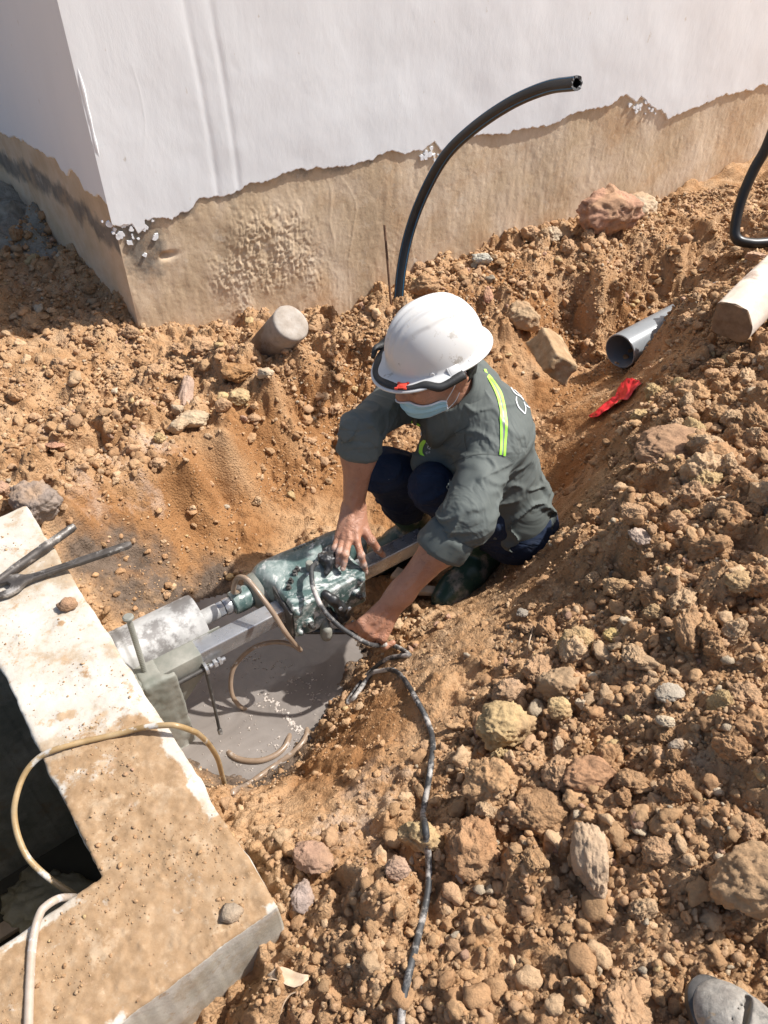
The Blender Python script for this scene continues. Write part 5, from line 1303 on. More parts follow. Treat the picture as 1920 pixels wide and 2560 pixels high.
M_boot = mat('green_rubber', [(.3, (.014, .042, .030)), (.6, (.026, .066, .048))], scale=6, rough=.36, bump=.12, bscale=40, bdist=.001,
             mask=[(None, 17, .50, .62, [(.3, (.16, .155, .13)), (.7, (.30, .28, .24))], 40)], rough_var=.12)
M_helm = mat('white_helmet_plastic', [(.3, (.55, .54, .515)), (.6, (.64, .635, .62))], scale=5, rough=.38, bump=.04, bscale=50, bdist=.001, spec=.45,
             mask=[(None, 26, .585, .64, [(.3, (.32, .29, .25)), (.7, (.5, .47, .42))], 40), (None, 5, .48, .75, [(.3, (.55, .51, .45)), (.7, (.6, .56, .5))], 20)])
M_lime = mat('lime_reflective', [(.3, (.36, .80, .06)), (.7, (.45, .90, .10))], scale=20, rough=.5, bump=.1, bscale=200)
M_silver = mat('grey_reflective', [(.3, (.20, .21, .20)), (.7, (.26, .27, .26))], scale=20, rough=.4, bump=.1, bscale=200)
M_print = mat('white_print', [(.3, (.55, .56, .55)), (.7, (.70, .71, .70))], scale=40, rough=.7, bump=0)
M_maskb = mat('blue_mask', [(.3, (.30, .52, .60)), (.7, (.40, .62, .70))], scale=20, rough=.8, bump=.2, bscale=200, bdist=.0005)
M_maskw = mat('white_mask_edge', [(.3, (.62, .65, .68)), (.7, (.75, .77, .80))], scale=20, rough=.8, bump=.1, bscale=200, bdist=.0005)
M_hair = mat('black_hair', [(.3, .008), (.7, .02)], scale=60, rough=.6, bump=.8, bscale=180, bdist=.002, stretch=(1, 1, .3))
M_redc = mat('red_clip', [(.3, (.62, .045, .025)), (.7, (.75, .07, .04))], scale=20, rough=.4, bump=.05)
M_strap = mat('black_strap', [(.3, .010), (.7, .03)], scale=40, rough=.6, bump=.4, bscale=160, bdist=.001)
def nrm(v): v = np.array(v, float); return v / np.linalg.norm(v)
hu = nrm([-.194, -.033, .976]); hf = nrm([-.854, -.478, -.185]); hf = nrm(hf - hu * np.dot(hf, hu)); hl = np.cross(hu, hf)
HR = np.stack([hf, hl, hu])
H0 = Pt(1140, 952, 1.80) - .075 * hl
def Hd(a, l, u): return H0 + hf * a + hl * l + hu * u
Rsh, Lsh = Pt(1000, 992, 2.08), Pt(1232, 1102, 1.93)
Relb, Lelb = Pt(903, 1074, 1.91), Pt(1165, 1296, 1.84)
Rwr, Lwr = Pt(884, 1268, 2.02), Pt(985, 1503, 1.93)
S_ = nrm([.47, -.87, 0]); BF = nrm([-.87, -.49, 0])
c0, c1, c2, c3 = [np.array(v) for v in [(.335, 1.69, -.01), (.283, 1.685, .14), (.248, 1.668, .292), (.186, 1.645, .385)]]
neck = np.array([.170, 1.618, .405])
def floor_z(p): return WATER_Z - .012
# ---- body
bd_ = SDF()
bd_.group(.03, .02); bd_.ell(Hd(.008, 0, .045), (.096, .076, .100), HR); bd_.ell(Hd(.045, 0, -.035), (.058, .052, .068), HR)
bd_.ell(Hd(.060, 0, -.075), (.036, .034, .026), HR); bd_.ell(Hd(.070, .036, -.022), (.022, .022, .024), HR); bd_.ell(Hd(.070, -.036, -.022), (.022, .022, .024), HR)
bd_.cone(Hd(-.025, 0, -.03), neck - np.array([0, 0, .03]), .056, .058)
bd_.group(.012, .010); bd_.cone(Hd(.093, 0, .012), Hd(.114, 0, -.026), .009, .013); bd_.ell(Hd(.104, .011, -.030), (.010, .008, .008), HR); bd_.ell(Hd(.104, -.011, -.030), (.010, .008, .008), HR)
bd_.ell(Hd(.088, .0, .020), (.016, .048, .010), HR); bd_.ell(Hd(.094, 0, -.052), (.010, .024, .006), HR); bd_.ell(Hd(.092, 0, -.062), (.010, .021, .006), HR)
for sg in (1, -1):
    Re = np.stack([nrm(hf * .96 + hl * .28 * -sg), nrm(hl * sg * .96 + hf * .28), hu])
    bd_.group(.006, .006); bd_.ell(Hd(-.006, sg * .079, .002), (.018, .0075, .031), Re); bd_.cone(Hd(-.012, sg * .084, .026), Hd(-.020, sg * .088, .004), .0055, .0050); bd_.cone(Hd(-.020, sg * .088, .004), Hd(-.006, sg * .082, -.026), .0050, .0065)
    bd_.group(.004, .004, cut=True); bd_.ell(Hd(-.003, sg * .090, .002), (.009, .006, .017), Re)
    bd_.ell(Hd(.098, sg * .032, -.0), (.010, .016, .009), HR)
bd_.group(.05, .03)
for q_ in (-.05, .05): bd_.chain([c0 + S_ * q_, c1 + S_ * q_, c2 + S_ * q_, c3 + S_ * q_ * .8], [.085, .085, .08, .06])
bd_.chain([c3, Rsh], [.05, .048]); bd_.chain([c3, Lsh], [.05, .048])
bd_.group(.03, .03).chain([Rsh, Relb], [.046, .040]); bd_.chain([Relb, Relb * .7 + Rwr * .3, Rwr], [.040, .041, .0265])
bd_.group(.03, .03).chain([Lsh, Lelb], [.046, .040]); bd_.chain([Lelb, Lelb * .68 + Lwr * .32, Lwr * .9 + Lelb * .1, Lwr], [.040, .043, .029, .028])
def P3(l): return [Pz(a, b, z) for a, b, z in l]
def squash(group, pts): pass
# right hand, spread on the machine
RW = Rwr; fing = []
mc = {'p': (845, 1344, .086), 'r': (857, 1348, .090), 'm': (872, 1351, .092), 'i': (892, 1353, .090)}
bd_.group(.016, .012)
for k_, off_ in (('p', -.016), ('r', -.006), ('m', .004), ('i', .014)):
    q_ = Pz(*mc[k_]); bd_.cone(RW + np.array([off_, 0, .0]), q_, .0165, .0100)
bd_.cone(RW + [.010, 0, -.004], Pz(916, 1336, .085), .018, .0125)
for l, rr_ in [(((845,1344,.086),(837,1371,.080),(834,1385,.068),(832,1397,.056)), (.0092,.0080,.0074,.0066)),
               (((857,1348,.090),(849,1382,.084),(846,1398,.070),(844,1412,.057)), (.0098,.0086,.0080,.0072)),
               (((872,1351,.092),(863,1388,.086),(860,1405,.071),(857,1421,.057)), (.0102,.0090,.0083,.0074)),
               (((892,1353,.090),(903,1389,.074),(909,1411,.050),(914,1429,.022)), (.0104,.0092,.0084,.0075)),
               (((910,1326,.094),(928,1351,.080),(943,1372,.048),(957,1387,.018)), (.0140,.0115,.0100,.0082))]:
    bd_.group(.004, .0035).chain(P3(l), rr_); fing.append((P3(l), rr_))
    for q_, r_ in list(zip(P3(l), rr_))[1:2]: bd_.ell(q_, (r_ * 1.10, r_ * 1.10, r_ * 1.02))
# left hand, a fist round the feed lever
bd_.group(.016, .012)
LM = [Pt(903, 1558, 1.935), Pt(914, 1574, 1.935), Pt(932, 1588, 1.938), Pt(956, 1597, 1.943)]
for k_, q_ in enumerate(LM): bd_.cone(Lwr + nrm([-.5, -.1, .3]) * (.012 - .008 * k_), q_, .0175, .0125)
for k_, (q_, r_) in enumerate(zip(LM, (.0108, .0106, .0100, .0092))):
    px_, py_, t_ = proj(q_)
    pts = [q_, Pt(px_ - 8, py_ + 15 - 1 * k_, t_ + .030), Pt(px_ + 6, py_ + 20, t_ + .058), Pt(px_ + 26, py_ + 10, t_ + .060)]
    bd_.group(.004, .003).chain(pts, [r_ * 1.12, r_, r_ * .92, r_ * .85]); fing.append((pts, None))
bd_.group(.006, .006).chain([Pt(950, 1534, 1.93), Pt(908, 1552, 1.945), Pt(886, 1565, 1.965), Pt(868, 1567, 1.975)], [.0145, .0115, .0095, .0078])
# tendons and knuckles on the backs of the hands
for q_ in LM: bd_.group(.006, .010).ell(q_ + np.array([0, -.004, .008]), (.0098, .0098, .0092)); bd_.group(.004, .010).cone(Lwr * .45 + q_ * .55 + np.array([0, -.006, .0105]), q_ + np.array([0, -.003, .008]), .0030, .0036)
for k_ in 'prmi':
    q_ = Pz(*mc[k_]); bd_.group(.004, .010).cone(RW * .5 + q_ * .5 + np.array([0, -.004, .0100]), q_ + np.array([0, -.002, .0072]), .0028, .0036)
def vein(a, b, r, sd_, amp=.006):
    ts = np.linspace(.35, 1.0, 7); pp = []
    for k, t in enumerate(ts):
        p = a * (1 - t) + b * t; c_ = np.array([0, 0, CAMZ]) - p; ax = nrm(b - a); c_ = nrm(c_ - ax * np.dot(c_, ax)); sdd = np.cross(ax, c_)
        rr = np.interp(t, [.3, 1.0], r); w_ = math.sin(k * 1.7 + sd_) * amp
        pp.append(p + c_ * (rr - .0012) + sdd * (w_ + .006 * sd_ * .5))
    bd_.group(.003, .009).chain(pp, [.0022] * 7)
vein(Relb, Rwr, (.039, .0268), 1.0); vein(Relb, Rwr, (.038, .0262), -1.4, .004); vein(Lelb, Lwr, (.041, .0285), 1.2); vein(Lelb, Lwr, (.040, .028), -1.0, .005)
vein(RW, Pz(*mc['m']), (.0185, .012), .4, .004); vein(RW, Pz(*mc['r']), (.0185, .012), -.6, .003); vein(Lwr, LM[1], (.0195, .014), .3, .004); vein(Lwr, LM[2], (.0195, .014), -.5, .003)
def skinpost(P, f): return f + .0006 * fbm(P * 60, 3, 4)
bd_.post = skinpost
V, F = bd_.mesh((-.30, 1.05, -.22), (.56, 2.0, .68), .0026, B=16)
# dust strongest on the fingers
tips = np.array([p for pts, _ in fing for p in pts[1:]]); hc_ = np.array([Pz(*mc['m']), LM[1], LM[2], LM[3]])
near = lambda Q, r: np.exp(-(np.min(np.linalg.norm(V[:, None] - Q[None], axis=2), axis=1) / r) ** 2)
msk = (V[:, 2] < .2)
dust = np.zeros(len(V)); sel = np.where(msk)[0]; V_ = V; V = V[sel]; dd_ = np.maximum(near(tips[:15], .022) * .78, near(hc_, .05) * .42); V = V_; dust[sel] = dd_
M_ = {'dust': dust}
person = mk('person', V, F, M_skin, loc=(.2, 1.65, WATER_Z - .01), attrs=M_)
tag(person, 'crouching worker in a white helmet, grey-green shirt and rubber boots holding the core drill', 'person')
# nails
mbn = []
for pts, rr_ in fing[:5]:
    p, q_ = pts[-2], pts[-1]; d_ = nrm(q_ - p); R = frame(d_, (1, .2, 0)); up_ = nrm(np.array([0, -.55, .83]) - d_ * np.dot(np.array([0, -.55, .83]), d_)); sd_ = np.cross(d_, up_)
    v_, f_ = ico(2); v_ = v_ * np.array([.0046, .0062, .0016]); Rn = np.stack([sd_, d_, up_])
    MB().add(v_ @ Rn + q_ + up_ * (rr_[-1] * .86) + d_ * .0005, f_.tolist()).build('fingernail', mat('nail', [(.3, (.40, .27, .21)), (.7, (.48, .36, .29))], rough=.4, bump=0) if 'nail' not in bpy.data.materials else bpy.data.materials['nail'], person)
for sg in (1, -1):
    v_, f_ = ico(3); e_ = MB().add(v_ * .0115 + Hd(.083, sg * .032, -.001), f_.tolist()).build('eye', mat('eye_dark', [(.3, (.03, .02, .015)), (.7, (.12, .09, .08))], rough=.15, bump=0) if 'eye_dark' not in bpy.data.materials else bpy.data.materials['eye_dark'], person)
# hair under the helmet
hr_ = SDF(); hr_.group(.01, .01).ell(Hd(-.004, 0, .040), (.099, .080, .102), HR); hr_.ell(Hd(-.035, 0, -.005), (.062, .066, .055), HR)
hr_.group(.004, .006, cut=True).box(Hd(.075, 0, -.02), (.062, .2, .085), .01, HR); hr_.box(Hd(0, 0, -.115), (.2, .2, .065), .01, HR)
hr_.cone(Hd(-.006, .05, .0), Hd(-.006, .12, .0), .030, .034); hr_.cone(Hd(-.006, -.05, .0), Hd(-.006, -.12, .0), .030, .034)
hr_.post = lambda P, f: f + .002 * fbm(P * 90, 2, 3)
V, F = hr_.mesh(H0 - .16, H0 + .18, .0035); mk('hair', V, F, M_hair, person)

# ---- clothes
def folds(P, amp, seed, ax=(0, 0, 1), fr=(16, 16, 6)):
    R = frame(ax); Q = (P @ R.T) * np.array(fr); Q = Q + .9 * np.stack([vnoise(Q * .6, seed), vnoise(Q * .6, seed + 1), vnoise(Q * .6, seed + 2)], -1)
    n = vnoise(Q, seed + 3); return -amp * np.clip(1 - np.abs(n) / .28, 0, 1) ** 1.5
shr = SDF(); shr.group(.07, .05)
for q_ in (-.062, .062): shr.chain([c0 + S_ * q_ + [0, 0, -.03], c0 + S_ * q_, c1 + S_ * q_, c2 + S_ * q_, c3 + S_ * q_ * .75], [.106, .102, .097, .092, .066])
shr.cone(c3 + [0, 0, .01], Rsh, .058, .062).cone(c3 + [0, 0, .01], Lsh, .058, .066)
shr.cone(c2 + BF * .07, Pt(1062, 1160, 2.06), .055, .040)
shr.cone(c2 + BF * .03 + S_ * .08, Pt(1185, 1190, 2.02), .06, .05)
Lcf = Lelb + (Lwr - Lelb) * .33; Rcf = Relb + (Rwr - Relb) * .24
shr.group(.03, .035).chain([Lsh, Lelb], [.066, .055]); shr.chain([Lelb, Lcf], [.055, .051])
shr.group(.03, .035).chain([Rsh, Relb], [.062, .045]); shr.chain([Relb, Rcf], [.045, .044])
# hollow where arms and neck leave the cloth
shr.group(.01, .006, cut=True).cone(Lcf - (Lwr - Lelb) * .08, Lcf + (Lwr - Lelb) * .2, .045, .052)
shr.group(.01, .006, cut=True).cone(Rcf - (Rwr - Relb) * .06, Rcf + (Rwr - Relb) * .2, .041, .050)
shr.group(.01, .008, cut=True).cone(neck - np.array([.0, 0, .02]), Hd(-.005, 0, -.03), .060, .080)
la_ = nrm(Lelb - Lsh); ra2_ = nrm(Relb - Rsh)
def shpost(P, f):
    m = np.abs(f) < .03; g = f.copy(); Q = P[m]
    d = .004 * fbm(Q * 9, 3, 5)
    wl = np.exp(-(np.linalg.norm(Q - Lelb - [.0, .02, 0], axis=1) / .10) ** 2); wr_ = np.exp(-(np.linalg.norm(Q - Relb, axis=1) / .09) ** 2)
    wh = np.exp(-((Q[:, 2] - .0) / .10) ** 2); ws = np.exp(-(np.linalg.norm(Q - Lsh - [0, 0, -.04], axis=1) / .10) ** 2)
    d = d + folds(Q, .016, 50, nrm(la_ + [.3, .2, .8]), (20, 20, 7)) * (wl + .3 * ws) + folds(Q, .013, 60, nrm([.6, 0, .8]), (22, 22, 9)) * wr_
    d = d + folds(Q, .015, 70, nrm(S_ + np.array([.2, .1, .2])), (15, 24, 5)) * (wh + .3)
    g[m] = f[m] + d; return g
shr.post = shpost
V, F = shr.mesh((-.22, 1.15, -.24), (.62, 2.02, .50), .0040, B=16, pad=.03)
shirt = mk('shirt', V, F, M_shirt, person)
def bvh_of(V, F): return BVHTree.FromPolygons([tuple(v) for v in V], [tuple(int(i) for i in f) for f in F])
B_sh = bvh_of(V, F); camp = Vector((0, 0, CAMZ))
def cast(bv, px, py):
    d = Vector(ray(px, py)).normalized(); r = bv.ray_cast(camp, d)
    return (np.array(r[0]), np.array(r[1])) if r[0] is not None else (None, None)
def ribbon(bv, left, right, off, name, m, par, nw=4, sub=6, th=.0012):
    """a band whose two edges were read off the photo, laid on the cloth as real fabric"""
    Lp = spline([(a, b, 0) for a, b in left], sub); Rp = spline([(a, b, 0) for a, b in right], sub)
    rows = []
    for l, r in zip(Lp, Rp):
        row = []
        for j in range(nw):
            q_ = l * (1 - j / (nw - 1)) + r * j / (nw - 1); p, n = cast(bv, q_[0], q_[1])
            if p is None or (rows and row == [] and np.linalg.norm(p - rows[-1][0]) > .05): row = None; break
            if np.dot(n, ray(q_[0], q_[1])) > 0: n = -n
            row.append(p + n * off)
        if row: rows.append(row)
    if len(rows) < 2: return None
    V = np.array(rows).reshape(-1, 3); k = len(rows)
    F = [[i * nw + j, i * nw + j + 1, (i + 1) * nw + j + 1, (i + 1) * nw + j] for i in range(k - 1) for j in range(nw - 1)]
    return mk(name, V, F, m, par)
c3x = lambda l: [(980 + a * .2652, 880 + b * .2652) for a, b in l]
A_ = [(872,165),(900,232),(958,340),(1000,440),(1024,550),(1030,700),(1030,850),(1021,968)]
B_ = [(900,212),(950,270),(1014,370),(1046,470),(1068,600),(1078,720),(1066,850),(1058,978)]
sh = lambda l, d: [(a + d, b) for a, b in l]
ribbon(B_sh, c3x(sh(A_, -11)), c3x(sh(A_, 11)), .0022, 'reflective_stripe', M_lime, shirt)
ribbon(B_sh, c3x(sh(B_, -11)), c3x(sh(B_, 11)), .0022, 'reflective_stripe', M_lime, shirt)
ribbon(B_sh, c3x(sh(A_, 11)), c3x(sh(B_, -11)), .0016, 'reflective_stripe', M_silver, shirt)
for (l, r, m) in [([(186,640),(275,686)], [(176,662),(268,706)], M_lime), ([(176,662),(268,706)], [(168,696),(250,742)], M_silver), ([(168,696),(250,742)], [(166,722),(238,768)], M_lime),
                  ([(300,828),(272,860),(262,900),(258,945),(268,972)], [(332,835),(310,872),(296,905),(292,945),(308,984)], M_lime)]:
    ribbon(B_sh, c3x(l), c3x(r), .0022, 'reflective_stripe', m, shirt)
def stroke(pts, wd, name='printed_mark', par=None, bv=None, m=None):
    pts = np.array(pts, float); t = np.gradient(pts, axis=0); n = np.stack([-t[:, 1], t[:, 0]], 1); n /= np.linalg.norm(n, axis=1)[:, None] + 1e-9
    return ribbon(bv or B_sh, c3x((pts + n * wd / 2).tolist()), c3x((pts - n * wd / 2).tolist()), .0020, name, m or M_print, par or shirt, nw=3, sub=4)
for s_, wd in [([(1118,338),(1150,385),(1175,405),(1210,425),(1236,455)], 10), ([(1168,425),(1168,465),(1192,525),(1250,585)], 11), ([(1250,585),(1256,530),(1240,475)], 8), ([(1150,360),(1190,375),(1222,400),(1212,425)], 7),
               ([(1262,462),(1285,478),(1298,505),(1300,528)], 9), ([(1262,505),(1282,522),(1300,528)], 8),
               ([(330,852),(338,862),(345,862)], 8), ([(380,808),(400,798),(404,826),(396,842)], 10), ([(404,812),(420,838),(408,862),(378,856),(366,848)], 8),
               ([(360,872),(344,882),(340,900),(352,910),(364,900),(358,886),(346,890)], 6), ([(376,888),(374,902)], 5), ([(388,884),(386,900)], 5), ([(350,915),(366,914)], 5),
               ([(338,940),(324,944),(326,958),(336,958)], 4), ([(344,938),(342,956)], 4), ([(352,934),(362,940),(352,946),(362,952)], 4)]:
    stroke(s_, wd)
# seams
M_seam = mat('seam_shadow_thread', [(.3, (.05, .055, .05)), (.7, (.07, .075, .07))], rough=.9, bump=0)
for s_ in [[(560,1062),(640,1020),(740,980),(860,965),(1010,968),(1080,985),(1150,1030)], [(690,770),(690,830),(705,900),(712,965)], [(545,785),(640,745),(720,700)]]:
    stroke(s_, 5, 'seam', m=M_seam)
# button
p, n = cast(B_sh, *c3x([(282, 772)])[0])
if p is not None:
    if np.dot(n, p - np.array([0, 0, CAMZ])) > 0: n = -n
    MB().lathe(p + n * .001, frame(n), [(.0055, 0), (.006, .001), (.0052, .0024), (.003, .0018)], 20).build('button', M_print, shirt)
# rolled cuffs
def cuff(a, b, r0, r1, seed, name='cuff'):
    ax = nrm(b - a); R = frame(ax); L = np.linalg.norm(b - a); n = 72; an = np.linspace(0, 6.283, n, endpoint=False)
    prof = [(-.003, 0), (.003, .004), (.0075, .3), (.0065, .55), (.0085, .8), (.006, .97), (-.001, 1.0), (-.005, .96), (-.005, .4)]
    V = []
    for o_, h_2 in prof:
        rr = r0 + (r1 - r0) * h_2 + o_ + .0045 * fbm2(np.cos(an) * 2.2 + seed, np.sin(an) * 2.2 + h_2 * 1.4, 3, seed)
        sk = .10 * np.cos(an + seed) * L * h_2
        V.append(a + np.outer(np.cos(an) * rr, R[0]) + np.outer(np.sin(an) * rr, R[1]) + np.outer(h_2 * L + sk, ax))
    m = len(prof); V = np.concatenate(V); F = [[i * n + j, i * n + (j + 1) % n, (i + 1) * n + (j + 1) % n, (i + 1) * n + j] for i in range(m - 1) for j in range(n)]
    return mk(name, V, F, M_shirt, shirt)
ld, rd = nrm(Lwr - Lelb), nrm(Rwr - Relb)
cuff(Lcf - ld * .055, Lcf + ld * .014, .0555, .0560, 3); cuff(Rcf - rd * .050, Rcf + rd * .010, .0490, .0500, 5)
# collar: stand and two pointed leaves round the neck
cax = nrm(hu * .7 + nrm(neck - c3) * .5); Rc = frame(cax, BF); n = 60; V = []
for i in range(n):
    ph = -2.75 + 5.5 * i / (n - 1); dirv = Rc[0] * math.cos(ph) + Rc[1] * math.sin(ph)
    fr_ = math.exp(-((abs(ph) - .42) / .30) ** 2)
    dirv2 = Rc[0] * math.cos(ph) + Rc[1] * math.sin(ph)
    o_ = neck + cax * (.008 - .022 * math.cos(ph))
    if abs(ph) < .14: continue
    for (r_, h_2) in [(.066, -.030), (.066, .024), (.070, .034), (.077, .032), (.096 + .010 * fr_, .002 - .018 * fr_), (.108 + .022 * fr_, -.028 - .044 * fr_)]:
        V.append(o_ + dirv * (r_ + .002 * math.sin(ph * 7)) + cax * h_2)
V = np.array(V); k = len(V) // 6; F = []
for i in range(k - 1):
    if i == k // 2 - 1: continue
    for j in range(5): F.append([i * 6 + j, i * 6 + j + 1, (i + 1) * 6 + j + 1, (i + 1) * 6 + j])
col_ = mk('collar', V, F, M_shirt, shirt); sm_ = col_.modifiers.new('t', 'SOLIDIFY'); sm_.thickness = .0025; sm_.offset = 0

# ---- trousers
Lh, Rh = np.array([.395, 1.625, -.075]), np.array([.320, 1.785, -.075])
Lk, Rk = np.array([.128, 1.525, .170]), np.array([.0, 1.625, .135])
La, Ra = np.array([.325, 1.675, -.205]), np.array([.115, 1.765, -.205])
tr = SDF(); tr.group(.05, .03).cone(Lh, Rh, .105, .105)
tr.cone(Lh, Lk, .098, .060).cone(Rh, Rk, .096, .060)
tr.group(.03, .02).chain([Lk, Lk * .5 + La * .5, La * .85 + Lk * .15], [.061, .060, .046]); tr.group(.03, .02).chain([Rk, Rk * .5 + Ra * .5, Ra * .85 + Rk * .15], [.061, .060, .046])
def trpost(P, f):
    m = np.abs(f) < .03; g = f.copy(); Q = P[m]
    wk = np.exp(-(np.linalg.norm(Q - Lk - [.05, .03, -.05], axis=1) / .10) ** 2) + np.exp(-(np.linalg.norm(Q - Rk - [.05, .03, -.05], axis=1) / .10) ** 2)
    g[m] = f[m] + .004 * fbm(Q * 10, 3, 8) + folds(Q, .007, 90, nrm([1, .2, .3]), (22, 22, 7)) * (.5 + wk); return g
tr.post = trpost
V, F = tr.mesh((-.15, 1.35, -.30), (.62, 2.0, .30), .005, B=16, pad=.03); mk('trousers', V, F, M_jean, person)
# ---- boots
def boot(ank, knee, toe, heel, name='rubber_boot'):
    zf = WATER_Z - .012; b = SDF(); toe = np.array(toe); heel = np.array(heel); dr = nrm(toe - heel); sdv_ = np.array([-dr[1], dr[0], 0])
    shaft = ank * .36 + knee * .64 
    b.group(.03, .02).chain([ank + [0, 0, -.01], ank * .65 + knee * .35, shaft], [.050, .056, .064])
    b.chain([np.r_[heel[:2], zf + .045] + dr * .035, np.r_[(heel + (toe - heel) * .5)[:2], zf + .055], np.r_[(heel + (toe - heel) * .72)[:2], zf + .040], np.r_[toe[:2], zf + .032] - dr * .04], [.040, .044, .045, .040])
    b.cone(ank, np.r_[(heel + (toe - heel) * .45)[:2], zf + .06], .05, .044)
    b.group(.004, .004); b.cone(shaft - nrm(knee - ank) * .012, shaft - nrm(knee - ank) * .002, .0665, .0665)
    b.group(.01, .005, cut=True); b.box([heel[0], heel[1], zf - .10], (.6, .6, .10), .001); b.cone(shaft, shaft + nrm(knee - ank) * .1, .080, .080)
    b.post = lambda P, f: f + .0022 * fbm(P * 22, 3, 6)
    c = (ank + toe) / 2; V, F = b.mesh(np.array([min(toe[0], heel[0], knee[0]) - .12, min(toe[1], heel[1], knee[1]) - .12, zf - .02]), np.array([max(toe[0], heel[0], knee[0]) + .12, max(toe[1], heel[1], knee[1]) + .12, .14]), .004)
    bo = mk(name, V, F, M_boot, person)
    # sole
    L = np.linalg.norm((toe - heel)[:2]); mb = MB(); pts = []
    for i in range(48):
        a = i / 48 * 6.283; x = math.cos(a); y = math.sin(a); wdt = .046 if x > -.1 else .037
        pts.append(np.r_[((toe + heel) / 2)[:2], zf - .006] + dr * x * (L / 2 + .004) * abs(x) ** -.12 + sdv_ * wdt * y * abs(y + 1e-6) ** -.2)
    pts = np.array(pts); top = pts + [0, 0, .016]; mb.add(np.vstack([pts, top]), [[i, (i + 1) % 48, (i + 1) % 48 + 48, i + 48] for i in range(48)] + [list(range(48))[::-1], list(range(48, 96))])
    mb.build('boot_sole', M_rub, bo)
boot(La, Lk, (.155, 1.475, -.27), (.365, 1.715, -.27)); boot(Ra, Rk, (-.060, 1.640, -.27), (.150, 1.800, -.27))

# ---- helmet
HC = Hd(.006, 0, .054)
HS = .93
def hrad(th):
    c, s = math.cos(th), math.sin(th); a = .126 if c > 0 else .132; b = .108
    return 1 / math.sqrt((c / a) ** 2 + (s / b) ** 2)
n = 144; V = []; ths = np.linspace(0, 2 * np.pi, n, endpoint=False); rows = 0
def hp_(th, e):
    """dome point: e = 0 rim .. 1 crown"""
    r = hrad(th); ca, sa_ = math.cos(e * math.pi / 2), math.sin(e * math.pi / 2)
    x, y, z = math.cos(th) * r * ca ** .82, math.sin(th) * r * ca ** .82, .128 * sa_ ** .95
    k = 0.0
    env = float(sstep(.10, .035, x - .055)) * float(sstep(-.125, -.06, x)) * float(sstep(.02, .06, z))
    wide = .018 + .010 * (1 - abs(x) / .13)
    for c_ in (-1, 0, 1): k += .0052 * math.exp(-((y - c_ * wide) / .0060) ** 4) * env
    bl = .060 - .55 * max(0, x - .03) * .6
    k += .0040 * float(sstep(bl + .006, bl - .003, abs(y))) * float(sstep(.0, .05, z + max(0, -x) * .3))
    v = np.array([x, y, z]); nn = v / np.array([.0158, .0117, .0164]); nn = nn / np.linalg.norm(nn)
    return v + nn * k
es = np.r_[np.linspace(.995, .05, 60), 0.0]
for e in es: V.append([hp_(t, e) for t in ths])
def brim_w(t):
    c = math.cos(t); return .014 + .034 * max(0, c) ** 1.6 + .012 * max(0, -c) ** 2
for q_, dz_ in [(.15, -.0022), (.5, -.004), (.9, -.006), (1.0, -.0065), (1.02, -.0085), (1.0, -.011), (.9, -.0095), (.3, -.007), (-.1, -.004)]:
    ring = []
    for t in ths:
        c = math.cos(t); r = hrad(t); w_ = brim_w(t); dr = -.012 * max(0, c) ** 1.5 * max(q_, 0) - .006 * max(0, -c)*max(q_,0)
        ring.append([math.cos(t) * (r + w_ * q_), math.sin(t) * (r + w_ * q_), dz_ + dr])
    V.append(ring)
for e in (0.05, .3, .6, .9, .99): V.append([np.array(hp_(t, e)) * .955 for t in ths])
V = np.array(V); m = len(V); Vw = HC + HS * V.reshape(-1, 3) @ HR
F = [[i * n + j, (i + 1) * n + j, (i + 1) * n + (j + 1) % n, i * n + (j + 1) % n] for i in range(m - 1) for j in range(n)]
F += [[j for j in range(n)]]
helm = mk('helmet', Vw, F, M_helm, person)
B_h = bvh_of(Vw, F)
def Hl(x, y, z): return HC + HS * np.array([x, y, z]) @ HR
# goggle strap on the peak, with the red clip
def strap_pt(t, inn=.010, up_=.0015):
    w_ = brim_w(t); r = hrad(t) + w_ - inn; c = math.cos(t)
    return np.array([math.cos(t) * r, math.sin(t) * r, -.0045 - .011 * max(0, c) ** 1.5 + up_])
ts_ = np.linspace(-1.25, 1.62, 80); V = []
for t in ts_:
    w = .0075; wob = .0012 * math.sin(t * 9); ou = float(sstep(-.45, -1.0, t)) * .016 + float(sstep(.75, 1.15, t)) * .020
    V += [Hl(*strap_pt(t, .027 - ou, .0012 - ou * .3)), Hl(*strap_pt(t, .026 - ou, .0052 + wob - ou * .3)), Hl(*strap_pt(t, .007 - ou, .0052 + wob - ou * .4)), Hl(*strap_pt(t, .005 - ou, .0015 - ou * .6)), Hl(*strap_pt(t, .0048 - ou, .0005 - ou * .9))]
F = [[i * 5 + j, i * 5 + j + 1, (i + 1) * 5 + j + 1, (i + 1) * 5 + j] for i in range(len(ts_) - 1) for j in range(4)]
st = mk('goggle_strap', V, F, M_strap, helm); sm_ = st.modifiers.new('t', 'SOLIDIFY'); sm_.thickness = .0015
pt_ = np.array([Hl(*strap_pt(t, -.006 - .012 * math.exp(-((t + 1.0) / .3) ** 2), .002 + .004 * math.sin(t * 20))) for t in np.linspace(-1.35, -.7, 14)])
MB().tube(pt_, [.004, .008, .010, .008, .005], 10, 3).build('strap_knot', M_strap, helm)
tc_ = .46; pc_ = Hl(*strap_pt(tc_, .014, .007)); tg = nrm(Hl(*strap_pt(tc_ + .05)) - Hl(*strap_pt(tc_ - .05))); Rk_ = np.stack([tg, np.cross(hu, tg), hu])
clip = MB().box(pc_, (.0105, .0095, .0022), Rk_, .0012)
for a_, b_ in ((-.011, .0105), (.011, .0105), (-.011, -.0105), (.011, -.0105)): clip.box(pc_ + Rk_[0] * a_ + Rk_[1] * b_ * .95, (.0035, .0022, .0026), Rk_, .001)
